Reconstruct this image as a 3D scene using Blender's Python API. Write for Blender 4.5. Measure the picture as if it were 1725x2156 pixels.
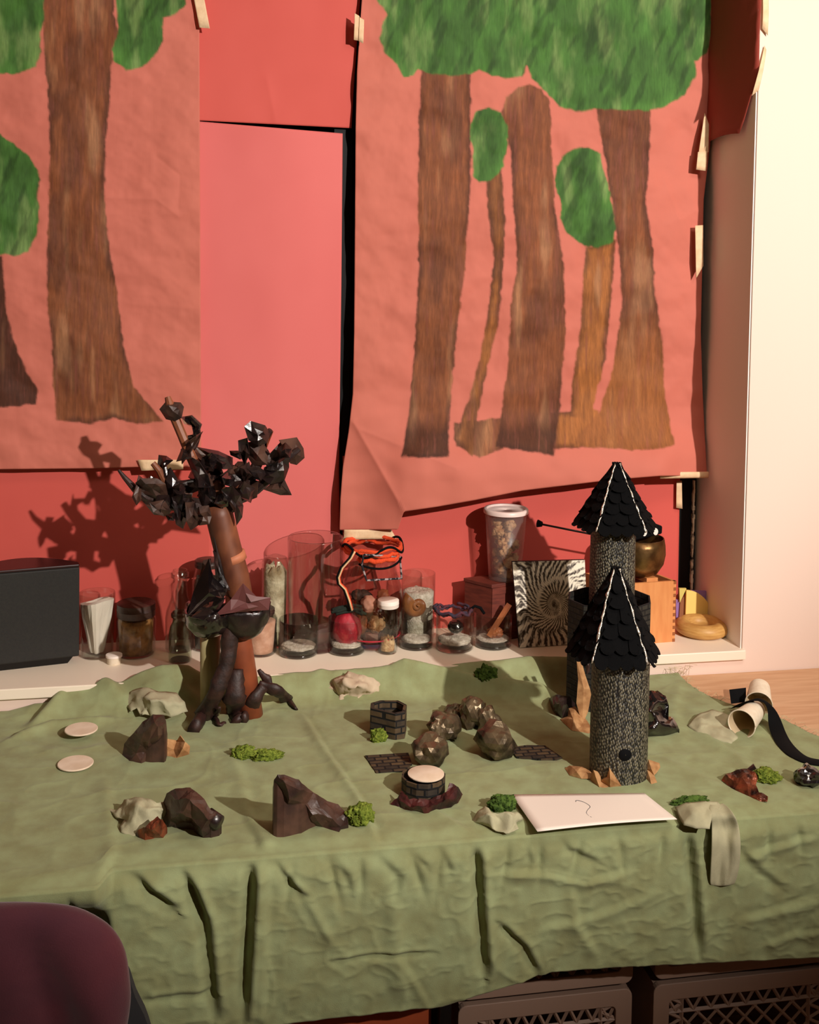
import bpy, bmesh, math, random
import numpy as np
from mathutils import Vector, Matrix, noise
from mathutils.geometry import delaunay_2d_cdt
random.seed(7)
for o in list(bpy.data.objects): bpy.data.objects.remove(o)
SC = bpy.context.scene
COL = SC.collection
R_ = math.radians

# ------------------------------------------------------------ camera
F, CX, CY = 2450.0, 862.5, 630.0          # focal length and principal point in pixels of the 1725x2156 frame
YAW, PIT, ROL = R_(10.8), R_(2.5), 0.016
C0 = np.array([0, 0, 1.64])
fw = np.array([math.sin(YAW)*math.cos(PIT), math.cos(YAW)*math.cos(PIT), -math.sin(PIT)])
rt = np.array([math.cos(YAW), -math.sin(YAW), 0.]); up = np.cross(rt, fw)
CR = rt*math.cos(ROL)+up*math.sin(ROL); CU = up*math.cos(ROL)-rt*math.sin(ROL)
cam = bpy.data.cameras.new('camera'); camo = bpy.data.objects.new('camera', cam); COL.objects.link(camo)
cam.sensor_fit = 'VERTICAL'; cam.sensor_height = 36; cam.lens = F/2156*36
cam.shift_y = -(1078-CY)/2156; cam.clip_start = 0.05
camo.matrix_world = Matrix([[CR[0], CU[0], -fw[0], C0[0]], [CR[1], CU[1], -fw[1], C0[1]], [CR[2], CU[2], -fw[2], C0[2]], [0, 0, 0, 1]])
SC.camera = camo
def ray(px, py): return fw+CR*((px-CX)/F)+CU*((CY-py)/F)
def atz(px, py, z): d = ray(px, py); return C0+d*((z-C0[2])/d[2])
def aty(px, py, y): d = ray(px, py); return C0+d*((y-C0[1])/d[1])
def atx(px, py, x): d = ray(px, py); return C0+d*((x-C0[0])/d[0])
def scale_at(P): return F/float((np.array(P)-C0)@fw)       # pixels per metre there
def zat(P, py):                                            # height of the point above P seen at row py
    P = np.array(P, float); lo, hi = -1., 4.
    for _ in range(40):
        m = (lo+hi)/2; q = np.array([P[0], P[1], m])-C0; y = CY-F*(q@CU)/(q@fw)
        if y > py: lo = m
        else: hi = m
    return (lo+hi)/2

# ------------------------------------------------------------ light and exposure
SC.view_settings.view_transform = 'Standard'; SC.view_settings.look = 'None'
SC.view_settings.gamma = 1; SC.view_settings.use_curve_mapping = False
SC.view_settings.exposure = 0.0
w = bpy.data.worlds.new('world'); SC.world = w; w.use_nodes = True
w.node_tree.nodes['Background'].inputs[0].default_value = (1, .8, .6, 1); w.node_tree.nodes['Background'].inputs[1].default_value = .02
def look(o, tgt):
    o.rotation_euler = (Vector(tgt)-o.location).to_track_quat('-Z', 'Y').to_euler()
def spot(name, loc, tgt, power, col, size, blend, soft):
    l = bpy.data.lights.new(name, 'SPOT'); l.energy = power; l.color = col; l.spot_size = R_(size); l.spot_blend = blend; l.shadow_soft_size = soft
    o = bpy.data.objects.new(name, l); COL.objects.link(o); o.location = loc; look(o, tgt); return o
spot('wall_lamp_light', (1.75, -.90, 2.58), (.30, 2.5, 2.0), 560, (1, .90, .825), 62, .6, .028)
la = bpy.data.lights.new('overhead_fill_light', 'AREA'); la.energy = 13; la.color = (1, .88, .74); la.size = .6; la.shape = 'DISK'  # unseen fill light, added overhead to brighten the table top and soften shadows
lo_ = bpy.data.objects.new('overhead_fill_light', la); COL.objects.link(lo_); lo_.location = (1.2, 1.0, 2.66)

# ------------------------------------------------------------ helpers
def lin(c):
    return tuple(((x/255)/12.92 if x/255 <= .04045 else ((x/255+.055)/1.055)**2.4) for x in c)
def mat(name, col, rough=.6, metal=0., col2=None, vscale=20, vdet=3, bump=0., bscale=60, bdist=.002, spec=.5, stretch=(1, 1, 1), ramp=(.35, .65), attr=False, streak=0., vor=None, coat=0., sheen=0.):
    m = bpy.data.materials.new(name); m.use_nodes = True; nt = m.node_tree; N = nt.nodes; L = nt.links
    b = N['Principled BSDF']; c = lin(col); b.inputs['Base Color'].default_value = (*c, 1)
    b.inputs['Roughness'].default_value = rough; b.inputs['Metallic'].default_value = metal
    b.inputs['Specular IOR Level'].default_value = spec; b.inputs['Coat Weight'].default_value = coat
    if sheen: b.inputs['Sheen Weight'].default_value = sheen
    tc = N.new('ShaderNodeTexCoord'); mp = N.new('ShaderNodeMapping'); L.new(tc.outputs['Object'], mp.inputs[0]); mp.inputs['Scale'].default_value = stretch
    if col2 is not None:
        if vor:
            n = N.new('ShaderNodeTexVoronoi'); n.inputs['Scale'].default_value = vscale; n.feature = vor; out = n.outputs['Distance']
        else:
            n = N.new('ShaderNodeTexNoise'); n.inputs['Scale'].default_value = vscale; n.inputs['Detail'].default_value = vdet; out = n.outputs[0]
        L.new(mp.outputs[0], n.inputs['Vector'])
        r = N.new('ShaderNodeValToRGB'); r.color_ramp.elements[0].position = ramp[0]; r.color_ramp.elements[1].position = ramp[1]
        r.color_ramp.elements[0].color = (*c, 1); r.color_ramp.elements[1].color = (*lin(col2), 1)
        L.new(out, r.inputs[0]); L.new(r.outputs[0], b.inputs['Base Color'])
    if attr:
        a = N.new('ShaderNodeVertexColor'); a.layer_name = 'Col'
        if streak:
            n = N.new('ShaderNodeTexNoise'); n.inputs['Scale'].default_value = vscale; n.inputs['Detail'].default_value = 5; n.inputs['Roughness'].default_value = .65; L.new(mp.outputs[0], n.inputs['Vector'])
            mr = N.new('ShaderNodeMapRange'); mr.inputs[1].default_value = .3; mr.inputs[2].default_value = .7; mr.inputs[3].default_value = 1-streak; mr.inputs[4].default_value = 1+streak; L.new(n.outputs[0], mr.inputs[0])
            mx = N.new('ShaderNodeMix'); mx.data_type = 'FLOAT'; mx.inputs[2].default_value = 1.; L.new(a.outputs['Alpha'], mx.inputs[0]); L.new(mr.outputs[0], mx.inputs[3])
            vm = N.new('ShaderNodeVectorMath'); vm.operation = 'SCALE'; L.new(a.outputs['Color'], vm.inputs[0]); L.new(mx.outputs[0], vm.inputs['Scale'])
            L.new(vm.outputs[0], b.inputs['Base Color'])
        else: L.new(a.outputs['Color'], b.inputs['Base Color'])
    if bump:
        n = N.new('ShaderNodeTexNoise'); n.inputs['Scale'].default_value = bscale; n.inputs['Detail'].default_value = 4; L.new(mp.outputs[0], n.inputs['Vector'])
        bp = N.new('ShaderNodeBump'); bp.inputs['Strength'].default_value = bump; bp.inputs['Distance'].default_value = bdist
        L.new(n.outputs[0], bp.inputs['Height']); L.new(bp.outputs[0], b.inputs['Normal'])
    return m
def glass(name, tint=(.95, .96, .94), rough=.03, f=1.0, cloud=0.):
    m = bpy.data.materials.new(name); m.use_nodes = True; nt = m.node_tree; N = nt.nodes; L = nt.links; N.remove(N['Principled BSDF'])
    t = N.new('ShaderNodeBsdfTransparent'); t.inputs[0].default_value = (*tint, 1)
    g = N.new('ShaderNodeBsdfGlossy'); g.inputs['Roughness'].default_value = rough
    fr = N.new('ShaderNodeFresnel'); ge = N.new('ShaderNodeNewGeometry'); ir = N.new('ShaderNodeMapRange'); ir.inputs[3].default_value = 1.5; ir.inputs[4].default_value = 1/1.5
    L.new(ge.outputs['Backfacing'], ir.inputs[0]); L.new(ir.outputs[0], fr.inputs[0])   # thin wall: the same reflection from both sides
    mu = N.new('ShaderNodeMath'); mu.operation = 'MULTIPLY'; mu.inputs[1].default_value = f; L.new(fr.outputs[0], mu.inputs[0])
    mx = N.new('ShaderNodeMixShader'); L.new(mu.outputs[0], mx.inputs[0]); L.new(t.outputs[0], mx.inputs[1]); L.new(g.outputs[0], mx.inputs[2])
    if cloud:
        df = N.new('ShaderNodeBsdfDiffuse'); df.inputs[0].default_value = (.85, .72, .68, 1); m2 = N.new('ShaderNodeMixShader'); m2.inputs[0].default_value = cloud
        L.new(mx.outputs[0], m2.inputs[1]); L.new(df.outputs[0], m2.inputs[2]); mx = m2
    L.new(mx.outputs[0], N['Material Output'].inputs[0]); return m

ORG = {}
def link(o, parent=None):
    COL.objects.link(o)
    if parent is not None: o.parent = parent
    return o
def tag(o, label=None, cat=None, group=None, kind=None):
    if label: o['label'] = label
    if cat: o['category'] = cat
    if group: o['group'] = group
    if kind: o['kind'] = kind
    return o
def thing(name, loc, label, cat, group=None):
    o = bpy.data.objects.new(name, None); o.empty_display_size = .05; link(o); o.location = Vector(loc); ORG[o.name] = np.array(loc, float)
    return tag(o, label, cat, group)
def org(p):
    while p is not None and p.name not in ORG: p = p.parent
    return ORG[p.name] if p is not None else np.zeros(3)

class MB:
    def __init__(s): s.v = []; s.f = []; s.col = None
    def add(s, vs, fs):
        n = len(s.v); s.v += [tuple(map(float, v)) for v in vs]; s.f += [tuple(i+n for i in f) for f in fs]; return s
    def box(s, c, d, rz=0, M=None):
        c = np.array(c, float); h = np.array(d)/2.; ca, sa = math.cos(rz), math.sin(rz); vs = []
        for z in (-1, 1):
            for x, y in ((-1, -1), (1, -1), (1, 1), (-1, 1)):
                a, b = x*h[0], y*h[1]; vs.append(c+np.array([a*ca-b*sa, a*sa+b*ca, z*h[2]]))
        return s.add(vs, [(3, 2, 1, 0), (4, 5, 6, 7), (0, 1, 5, 4), (1, 2, 6, 5), (2, 3, 7, 6), (3, 0, 4, 7)])
    def hexa(s, q0, q1):   # two quads -> solid
        return s.add(list(q0)+list(q1), [(3, 2, 1, 0), (4, 5, 6, 7), (0, 1, 5, 4), (1, 2, 6, 5), (2, 3, 7, 6), (3, 0, 4, 7)])
    def lathe(s, c, prof, n=40, sq=None, caps=True):       # prof [(r,z)] z absolute offset from c
        vs = []; m = len(prof)
        for r, z in prof:
            for k in range(n):
                a = 2*math.pi*k/n; x, y = math.cos(a)*r, math.sin(a)*r
                vs.append((c[0]+x, c[1]+y, c[2]+z))
        fs = [(j*n+k, j*n+(k+1) % n, (j+1)*n+(k+1) % n, (j+1)*n+k) for j in range(m-1) for k in range(n)]
        if caps:
            if prof[0][0] > 1e-6: fs.append(tuple(range(n))[::-1])
            if prof[-1][0] > 1e-6: fs.append(tuple((m-1)*n+k for k in range(n)))
        return s.add(vs, fs)
    def tube(s, pts, rs, n=10, flat=1.0, upv=None, caps=True):
        pts = [np.array(p, float) for p in pts]
        if not hasattr(rs, '__len__'): rs = [rs]*len(pts)
        vs = []; prev = None
        for i, p in enumerate(pts):
            t = pts[min(i+1, len(pts)-1)]-pts[max(i-1, 0)]; t = t/(np.linalg.norm(t)+1e-9)
            if prev is None:
                a = np.array(upv if upv is not None else (0, 0, 1.)) if abs(t[2]) < .9 or upv is not None else np.array([1., 0, 0])
            else: a = prev
            u = a-t*(a@t); u = u/(np.linalg.norm(u)+1e-9); prev = u; b = np.cross(t, u)
            for k in range(n):
                an = 2*math.pi*k/n; vs.append(p+(u*math.cos(an)*flat+b*math.sin(an))*rs[i])
        m = len(pts); fs = [(j*n+k, j*n+(k+1) % n, (j+1)*n+(k+1) % n, (j+1)*n+k) for j in range(m-1) for k in range(n)]
        if caps: fs += [tuple(range(n))[::-1], tuple((m-1)*n+k for k in range(n))]
        return s.add(vs, fs)
    def grid(s, P, flip=False):          # P array (a,b,3)
        a, b = P.shape[:2]; n = len(s.v); s.v += [tuple(x) for x in P.reshape(-1, 3).tolist()]
        I = (np.arange(a-1)[:, None]*b+np.arange(b-1)[None, :]).ravel()+n
        q = np.stack([I, I+1, I+b+1, I+b], 1)
        if flip: q = q[:, ::-1]
        s.f += [tuple(x) for x in q.tolist()]; return s
    def prism(s, poly, off):             # poly list of 3D points, off vector
        n = len(poly); off = np.array(off); a = [np.array(p, float) for p in poly]; b = [p+off for p in a]
        return s.add(a+b, [tuple(range(n))[::-1], tuple(range(n, 2*n))]+[(k, (k+1) % n, n+(k+1) % n, n+k) for k in range(n)])
    def build(s, name, m, parent=None, smooth=True, origin=None, bevel=0, solid=0, sub=0, angle=None):
        me = bpy.data.meshes.new(name); V = np.array(s.v)
        if parent is not None: o0 = org(parent)
        elif origin is not None: o0 = np.array(origin, float)
        else: o0 = np.array([(V[:, 0].min()+V[:, 0].max())/2, (V[:, 1].min()+V[:, 1].max())/2, V[:, 2].min()])
        me.from_pydata((V-o0).tolist(), [], s.f); me.materials.append(m)
        if s.col is not None:
            ca = me.color_attributes.new('Col', 'FLOAT_COLOR', 'POINT'); ca.data.foreach_set('color', np.asarray(s.col, dtype=np.float32).ravel())
        me.validate()
        if smooth: me.polygons.foreach_set('use_smooth', [True]*len(me.polygons))
        o = bpy.data.objects.new(name, me); link(o, parent)
        if parent is None: o.location = Vector(o0); ORG[o.name] = o0
        if smooth and angle: me.set_sharp_from_angle(angle=R_(angle))
        if bevel:
            b = o.modifiers.new('b', 'BEVEL'); b.width = bevel; b.segments = 2; b.limit_method = 'ANGLE'
        if solid:
            b = o.modifiers.new('s', 'SOLIDIFY'); b.thickness = solid; b.offset = 0
        if sub:
            b = o.modifiers.new('u', 'SUBSURF'); b.levels = sub; b.render_levels = sub
        return o
def tagged(o, *a, **k): return tag(o, *a, **k)
def struct(o): o['kind'] = 'structure'; return o
def nz(p, sc, seed=0, oct=3):
    return noise.fractal(Vector((p[0]*sc+seed*7.3, p[1]*sc-seed*3.1, p[2]*sc+seed)), 1., 2., oct)
# numpy value noise
def vnoise(x, y, seed=0):
    xi = np.floor(x).astype(int); yi = np.floor(y).astype(int); xf = x-xi; yf = y-yi; u = xf*xf*(3-2*xf); v = yf*yf*(3-2*yf)
    def h(a, b):
        n = (a*374761393+b*668265263+seed*974711) & 0xffffffff; n = ((n ^ (n >> 13))*1274126177) & 0xffffffff; return ((n ^ (n >> 16)) & 0xffff)/65535.
    return (h(xi, yi)*(1-u)+h(xi+1, yi)*u)*(1-v)+(h(xi, yi+1)*(1-u)+h(xi+1, yi+1)*u)*v
def fbm(x, y, o=4, seed=0):
    s = 0; a = .5; t = 0
    for i in range(o): s = s+a*vnoise(x*2**i, y*2**i, seed+i*17); t += a; a *= .5
    return s/t
def sdf(px, py, poly):                    # signed distance, negative inside
    d = np.full(px.shape, 1e9); ins = np.zeros(px.shape, bool); n = len(poly)
    for i in range(n):
        x0, y0 = poly[i]; x1, y1 = poly[(i+1) % n]; ex, ey = x1-x0, y1-y0; t = np.clip(((px-x0)*ex+(py-y0)*ey)/(ex*ex+ey*ey+1e-9), 0, 1)
        d = np.minimum(d, np.hypot(px-x0-t*ex, py-y0-t*ey))
        c = ((y0 > py) != (y1 > py)) & (px < (x1-x0)*(py-y0)/((y1-y0) if y1 != y0 else 1e-9)+x0); ins ^= c
    return np.where(ins, -d, d)
def sst(a, b, x): t = np.clip((x-a)/(b-a), 0, 1); return t*t*(3-2*t)

# ------------------------------------------------------------ materials
M = {}
M['wall'] = mat('cream_wall_paint', (238, 213, 198), .75, bump=.15, bscale=250, bdist=.0006)
M['room'] = mat('dim_room_paint', (150, 128, 108), .8)
M['reveal'] = mat('recess_paint', (248, 242, 236), .8, bump=.2, bscale=120, bdist=.0006)
M['ceiling'] = mat('ceiling_paint', (235, 225, 205), .8)
M['floor'] = mat('floor_boards', (96, 66, 46), .5, col2=(120, 86, 60), vscale=6, stretch=(1, 12, 1))
M['sill'] = mat('sill_paint', (250, 236, 215), .45, bump=.1, bscale=80)
M['pane'] = mat('night_pane', (5, 4, 5), .12, spec=.2)
M['frame'] = mat('black_window_frame', (10, 10, 11), .55, spec=.2)
M['worn'] = mat('flaking_white_paint', (225, 215, 190), .8, col2=(40, 38, 34), vscale=45, ramp=(.5, .62), bump=.6, bscale=90)
M['mural'] = mat('painted_kraft_paper', (205, 118, 98), .72, attr=True, streak=.20, vscale=1.0, stretch=(260, 60, 34), bump=.12, bscale=1.2, bdist=.001, spec=.3)
M['redpaper2'] = mat('darker_red_paper', (212, 92, 82), .68, col2=(206, 86, 76), vscale=3, spec=.35)
M['redpaper'] = mat('red_bulletin_paper', (226, 116, 112), .68, col2=(221, 110, 106), vscale=3, bump=.05, bscale=300, bdist=.0004, spec=.35)
M['redflap'] = mat('shade_toned_red_paper', (156, 62, 48), .75)  # red paper of the corner flap, with its shade put into the colour
M['tape'] = mat('masking_tape', (238, 208, 168), .7, col2=(226, 190, 148), vscale=60, bump=.2, bscale=200)
M['wood'] = mat('pale_table_wood', (214, 172, 132), .45, col2=(200, 152, 112), vscale=9, stretch=(1, 9, 9))
M['cloth'] = mat('sage_cloth', (155, 165, 122), .95, col2=(142, 146, 104), vscale=26, vdet=8, bump=.5, bscale=900, bdist=.0007, spec=.1, sheen=.1)
M['scrap'] = mat('grey_green_muslin', (186, 182, 150), .95, col2=(172, 168, 138), vscale=40, bump=.5, bscale=700, bdist=.0006, spec=.1)
M['beige'] = mat('beige_muslin', (205, 186, 160), .95, col2=(188, 168, 142), vscale=40, bump=.5, bscale=700, bdist=.0006, spec=.1)
M['sponge'] = mat('green_sponge', (138, 152, 62), .9, col2=(84, 102, 34), vscale=160, bump=1., bscale=260, bdist=.004, spec=.1)
M['sponged'] = mat('dark_green_sponge', (92, 118, 52), .9, col2=(44, 64, 26), vscale=120, bump=1., bscale=220, bdist=.004, spec=.1)
M['brownpaper'] = mat('dark_brown_paper', (86, 58, 46), .45, col2=(44, 28, 24), vscale=26, bump=.35, bscale=70, bdist=.003, spec=.6)
M['darkpaper'] = mat('near_black_brown_paper', (48, 32, 30), .3, col2=(24, 17, 18), vscale=26, bump=.4, bscale=60, bdist=.003, spec=.8)
M['rootpaper'] = mat('root_brown_paper', (58, 33, 26), .55, col2=(34, 19, 16), vscale=60, bump=.5, bscale=120, bdist=.002)
M['bark'] = mat('brown_cardboard_tube', (142, 84, 54), .5, col2=(92, 50, 34), vscale=22, bump=.2, bscale=60, stretch=(1, 1, .5))
M['bark2'] = mat('orange_brown_cardboard_tube', (160, 82, 50), .5, col2=(122, 60, 38), vscale=18, bump=.15, bscale=60)
M['paletube'] = mat('pale_grey_tube', (196, 186, 140), .35, col2=(160, 146, 98), vscale=18, stretch=(3, 3, .4))
M['copper'] = mat('copper_brown_foil', (160, 84, 54), .35, metal=.4, col2=(40, 20, 16), vscale=38, bump=.6, bscale=80, bdist=.004)
M['tan'] = mat('tan_leaf_paper', (190, 146, 98), .8, col2=(150, 104, 62), vscale=60, bump=.3, bscale=300, bdist=.001)
M['foil'] = mat('painted_foil', (120, 104, 80), .32, metal=.55, col2=(34, 26, 20), vscale=30, vdet=5, bump=.35, bscale=60, bdist=.004, ramp=(.38, .66))
M['gloss'] = mat('glossy_dark_film', (30, 22, 22), .16, col2=(14, 10, 12), vscale=20, bump=.5, bscale=30, bdist=.006, spec=1., coat=.6)
M['white'] = mat('white_card', (252, 240, 228), .6)
M['ink'] = mat('grey_ink', (70, 72, 82), .6)
M['disc'] = mat('cream_disc', (240, 222, 200), .6, col2=(226, 204, 178), vscale=30, bump=.2, bscale=90)
M['black'] = mat('black_fabric', (7, 7, 9), .85, spec=.15)
M['felt'] = mat('black_felt', (8, 8, 9), .95, bump=.5, bscale=500, bdist=.001, spec=.12)
M['speaker'] = mat('black_speaker_cloth', (34, 33, 29), .7, bump=.4, bscale=700, bdist=.0006, col2=(28, 27, 25), vscale=200)
M['speakertop'] = mat('maroon_black_plastic', (44, 20, 22), .35)
M['glue'] = mat('silver_glitter_glue', (205, 196, 180), .25, metal=.7, bump=.6, bscale=260, bdist=.003)
M['glass'] = glass('clear_glass'); M['glassg'] = glass('greenish_glass', (.90, .93, .86)); M['glassr'] = glass('thick_clear_glass', (.93, .9, .88), .05, 1.4)
M['glassbase'] = glass('thick_glass_foot', (.72, .74, .66), .05, 2.0)
M['plastic'] = glass('cloudy_plastic', (.98, .95, .93), .35, .6, cloud=.07)
M['lidw'] = mat('white_plastic_lid', (236, 214, 206), .4)
M['salt'] = mat('white_crystals', (228, 216, 204), .9, col2=(190, 176, 160), vscale=120, bump=.8, bscale=260, bdist=.003)
M['amber'] = mat('amber_grains', (190, 134, 72), .7, col2=(130, 86, 44), vscale=60, bump=.6, bscale=200, bdist=.003)
M['pink'] = mat('pinkish_grains', (236, 186, 164), .7, col2=(206, 150, 124), vscale=50, bump=.3, bscale=200)
M['greyfill'] = mat('grey_fluff', (236, 222, 194), .9, col2=(150, 128, 96), vscale=30, bump=.8, bscale=80, bdist=.006)
M['darkfill'] = mat('dark_mixed_fill', (82, 60, 48), .7, col2=(42, 30, 26), vscale=60, bump=.8, bscale=120, bdist=.004)
M['redwax'] = mat('red_felt_ball', (186, 34, 50), .6, col2=(140, 24, 40), vscale=40, bump=.4, bscale=120)
M['popcorn'] = mat('tan_popcorn', (236, 200, 152), .8, col2=(176, 124, 76), vscale=70, bump=.8, bscale=140, bdist=.005)
M['shell'] = mat('amber_shell', (150, 96, 52), .25, col2=(86, 48, 26), vscale=1, stretch=(60, 8, 8), bump=.5, bscale=60, coat=.4)
M['orange'] = mat('orange_yarn', (232, 78, 34), .9, bump=.8, bscale=400, bdist=.002)
M['creamyarn'] = mat('cream_yarn', (226, 196, 150), .9)
M['twist'] = mat('black_white_twisted_cord', (30, 28, 34), .9, col2=(176, 160, 160), vscale=90, ramp=(.46, .54))
M['blueyarn'] = mat('dark_blue_yarn', (44, 48, 66), .9, col2=(90, 40, 50), vscale=90)
M['copperclay'] = mat('orange_brown_clay', (176, 104, 62), .6, col2=(130, 70, 44), vscale=30)
M['darkwood'] = mat('dark_wood_box', (118, 52, 38), .6, col2=(92, 38, 28), vscale=30, stretch=(1, 1, 5))
M['boxwood'] = mat('beech_box_wood', (224, 152, 92), .5, col2=(214, 138, 80), vscale=14, stretch=(6, 6, 1))
M['boxend'] = mat('beech_end_grain', (150, 84, 40), .6)
M['bamboo'] = mat('pale_ring_wood', (212, 166, 96), .5, col2=(190, 140, 72), vscale=40, stretch=(1, 1, 8))
M['yellow'] = mat('yellow_foam', (246, 214, 120), .8); M['yellow2'] = mat('pale_yellow_foam', (214, 200, 110), .8)
M['purple'] = mat('purple_foam', (152, 116, 176), .8); M['brownfoam'] = mat('brown_foam', (150, 96, 62), .8)
M['brass'] = mat('aged_brass', (168, 134, 84), .36, metal=.9, col2=(96, 70, 42), vscale=26, vdet=5, bump=.25, bscale=70, bdist=.002)
M['mallet'] = mat('dark_mallet_wood', (36, 18, 20), .4)
M['tile'] = mat('patterned_tile', (200, 190, 170), .35, attr=True, spec=.5); M['tileedge'] = mat('tile_black_edge', (16, 14, 14), .6)
M['cup'] = mat('white_paper_cup', (240, 228, 205), .7, col2=(232, 216, 190), vscale=120); M['cupin'] = mat('cup_inside', (205, 182, 146), .7)
M['crate'] = mat('grey_brown_plastic', (158, 130, 112), .5, bump=.1, bscale=60)
M['orangebox'] = mat('orange_brown_box', (176, 82, 44), .55, col2=(158, 70, 38), vscale=10)
M['metal'] = mat('black_metal', (18, 16, 16), .45, metal=.3)
M['maroon'] = mat('maroon_upholstery', (88, 28, 40), .85, col2=(70, 22, 38), vscale=7, bump=.3, bscale=500, bdist=.001, sheen=.3)
M['piping'] = mat('charcoal_upholstery', (46, 46, 48), .85)
M['fray'] = mat('frayed_thread', (206, 190, 150), .9)
# woven mesh over the towers: small scales with dark gaps
def knit():
    m = mat('dark_woven_mesh', (88, 84, 68), .5, spec=.7); nt = m.node_tree; N = nt.nodes; L = nt.links; b = N['Principled BSDF']
    tc = N.new('ShaderNodeTexCoord'); mp = N.new('ShaderNodeMapping'); mp.inputs['Rotation'].default_value = (R_(0), R_(28), 0); mp.inputs['Scale'].default_value = (1.5, 1.5, 1); L.new(tc.outputs['Object'], mp.inputs[0])
    v = N.new('ShaderNodeTexVoronoi'); v.inputs['Scale'].default_value = 185; v.inputs['Randomness'].default_value = .5; L.new(mp.outputs[0], v.inputs['Vector'])
    r = N.new('ShaderNodeValToRGB'); r.color_ramp.elements[0].position = .25; r.color_ramp.elements[0].color = (*lin((150, 142, 116)), 1); r.color_ramp.elements[1].position = .60; r.color_ramp.elements[1].color = (*lin((10, 10, 9)), 1)
    L.new(v.outputs['Distance'], r.inputs[0])
    n = N.new('ShaderNodeTexNoise'); n.inputs['Scale'].default_value = 35; L.new(tc.outputs['Object'], n.inputs['Vector'])
    mx = N.new('ShaderNodeMix'); mx.data_type = 'RGBA'; mx.blend_type = 'MULTIPLY'; mx.inputs[0].default_value = .7; L.new(r.outputs[0], mx.inputs[6]); L.new(n.outputs[0], mx.inputs[7])
    L.new(mx.outputs[2], b.inputs['Base Color'])
    bp = N.new('ShaderNodeBump'); bp.invert = True; bp.inputs['Strength'].default_value = .9; bp.inputs['Distance'].default_value = .003; L.new(v.outputs['Distance'], bp.inputs['Height']); L.new(bp.outputs[0], b.inputs['Normal']); return m
M['knit'] = knit()
def brick(name, c1, c2, mortar, w=.022, h=.011):
    m = mat(name, c1, .75); nt = m.node_tree; N = nt.nodes; L = nt.links; b = N['Principled BSDF']
    uv = N.new('ShaderNodeUVMap'); t = N.new('ShaderNodeTexBrick'); L.new(uv.outputs[0], t.inputs[0])
    t.inputs['Color1'].default_value = (*lin(c1), 1); t.inputs['Color2'].default_value = (*lin(c2), 1); t.inputs['Mortar'].default_value = (*lin(mortar), 1)
    t.inputs['Scale'].default_value = 1; t.inputs['Brick Width'].default_value = w; t.inputs['Row Height'].default_value = h; t.inputs['Mortar Size'].default_value = .0018; t.inputs['Mortar Smooth'].default_value = .3
    n = N.new('ShaderNodeTexNoise'); n.inputs['Scale'].default_value = 90; tc = N.new('ShaderNodeTexCoord'); L.new(tc.outputs['Object'], n.inputs['Vector'])
    mx = N.new('ShaderNodeMix'); mx.data_type = 'RGBA'; mx.blend_type = 'MULTIPLY'; mx.inputs[0].default_value = .8; L.new(t.outputs[0], mx.inputs[6]); L.new(n.outputs[0], mx.inputs[7]); L.new(mx.outputs[2], b.inputs['Base Color'])
    bp = N.new('ShaderNodeBump'); bp.invert = True; bp.inputs['Distance'].default_value = .003; L.new(t.outputs['Fac'], bp.inputs['Height']); L.new(bp.outputs[0], b.inputs['Normal']); return m
M['brick'] = brick('black_painted_brick', (62, 58, 48), (46, 44, 38), (8, 8, 8))
M['brickb'] = brick('brown_painted_brick', (110, 88, 58), (58, 50, 40), (10, 9, 8), .024, .012)
def set_uv(o, fn):
    me = o.data; uv = me.uv_layers.new(name='UVMap')
    for p in me.polygons:
        cs = [fn(me.vertices[me.loops[i].vertex_index].co) for i in p.loop_indices]
        us = [c[0] for c in cs]
        if len(fn(me.vertices[0].co)) > 2:
            per = cs[0][2]; mxu = max(us); cs = [((c[0]+per) if mxu-c[0] > per/2 else c[0], c[1]) for c in cs]
        for i, c in zip(p.loop_indices, cs): uv.data[i].uv = (c[0], c[1])

# ============================================================ the setting
T = .74; TC = T+.004; SILL = .79; WY = 2.291; XR = 1.179; BK = 2.535; FL = .155
def sbox(name, x0, x1, y0, y1, z0, z1, m, bev=0):
    return struct(MB().box(((x0+x1)/2, (y0+y1)/2, (z0+z1)/2), (x1-x0, y1-y0, z1-z0)).build(name, m, smooth=False, bevel=bev))
sbox('floor', -2.6, 3.0, -2.2, 2.8, FL-.05, FL, M['floor'])
sbox('ceiling', -2.6, 3.0, -2.2, 2.8, 2.72, 2.77, M['ceiling'])
sbox('wall_front', XR, 3.0, WY, WY+.3, FL, 2.72, M['wall'])                 # right of the recess
sbox('wall_front', -2.6, -.95, WY, WY+.3, FL, 2.72, M['wall'])              # left of it
sbox('wall_front', -.95, XR, WY, WY+.3, FL, SILL-.022, M['wall'])           # below the sill
sbox('wall_front', -.95, XR, WY, WY+.3, 2.45, 2.72, M['wall'])              # above
sbox('trim_1', XR-.003, XR+.0005, WY+.004, BK, SILL, 2.45, M['reveal'])
sbox('trim_2', -.95, XR+.004, WY-.010, BK, SILL-.021, SILL, M['sill'], .002)
sbox('wall_right', 3.0, 3.05, -2.2, 2.6, FL, 2.72, M['room'])
sbox('wall_left', -2.65, -2.6, -2.2, 2.6, FL, 2.72, M['room'])
sbox('wall_back', -2.6, 3.0, -2.25, -2.2, FL, 2.72, M['room'])
win = thing('window_1', ((XR-.95)/2, BK, SILL), None, None); win['kind'] = 'structure'
MB().box(((XR-.95)/2, BK+.012, (SILL+2.45)/2), (XR+.95, .004, 2.45-SILL)).build('pane', M['pane'], win, smooth=False)
fb = MB()
fb.box((XR-.035, BK, (SILL+2.45)/2), (.055, .02, 2.45-SILL)); fb.box((.33, BK, (SILL+2.45)/2), (.04, .016, 2.45-SILL)); fb.box(((XR-.95)/2, BK, SILL+.01), (XR+.95, .02, .02))
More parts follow.
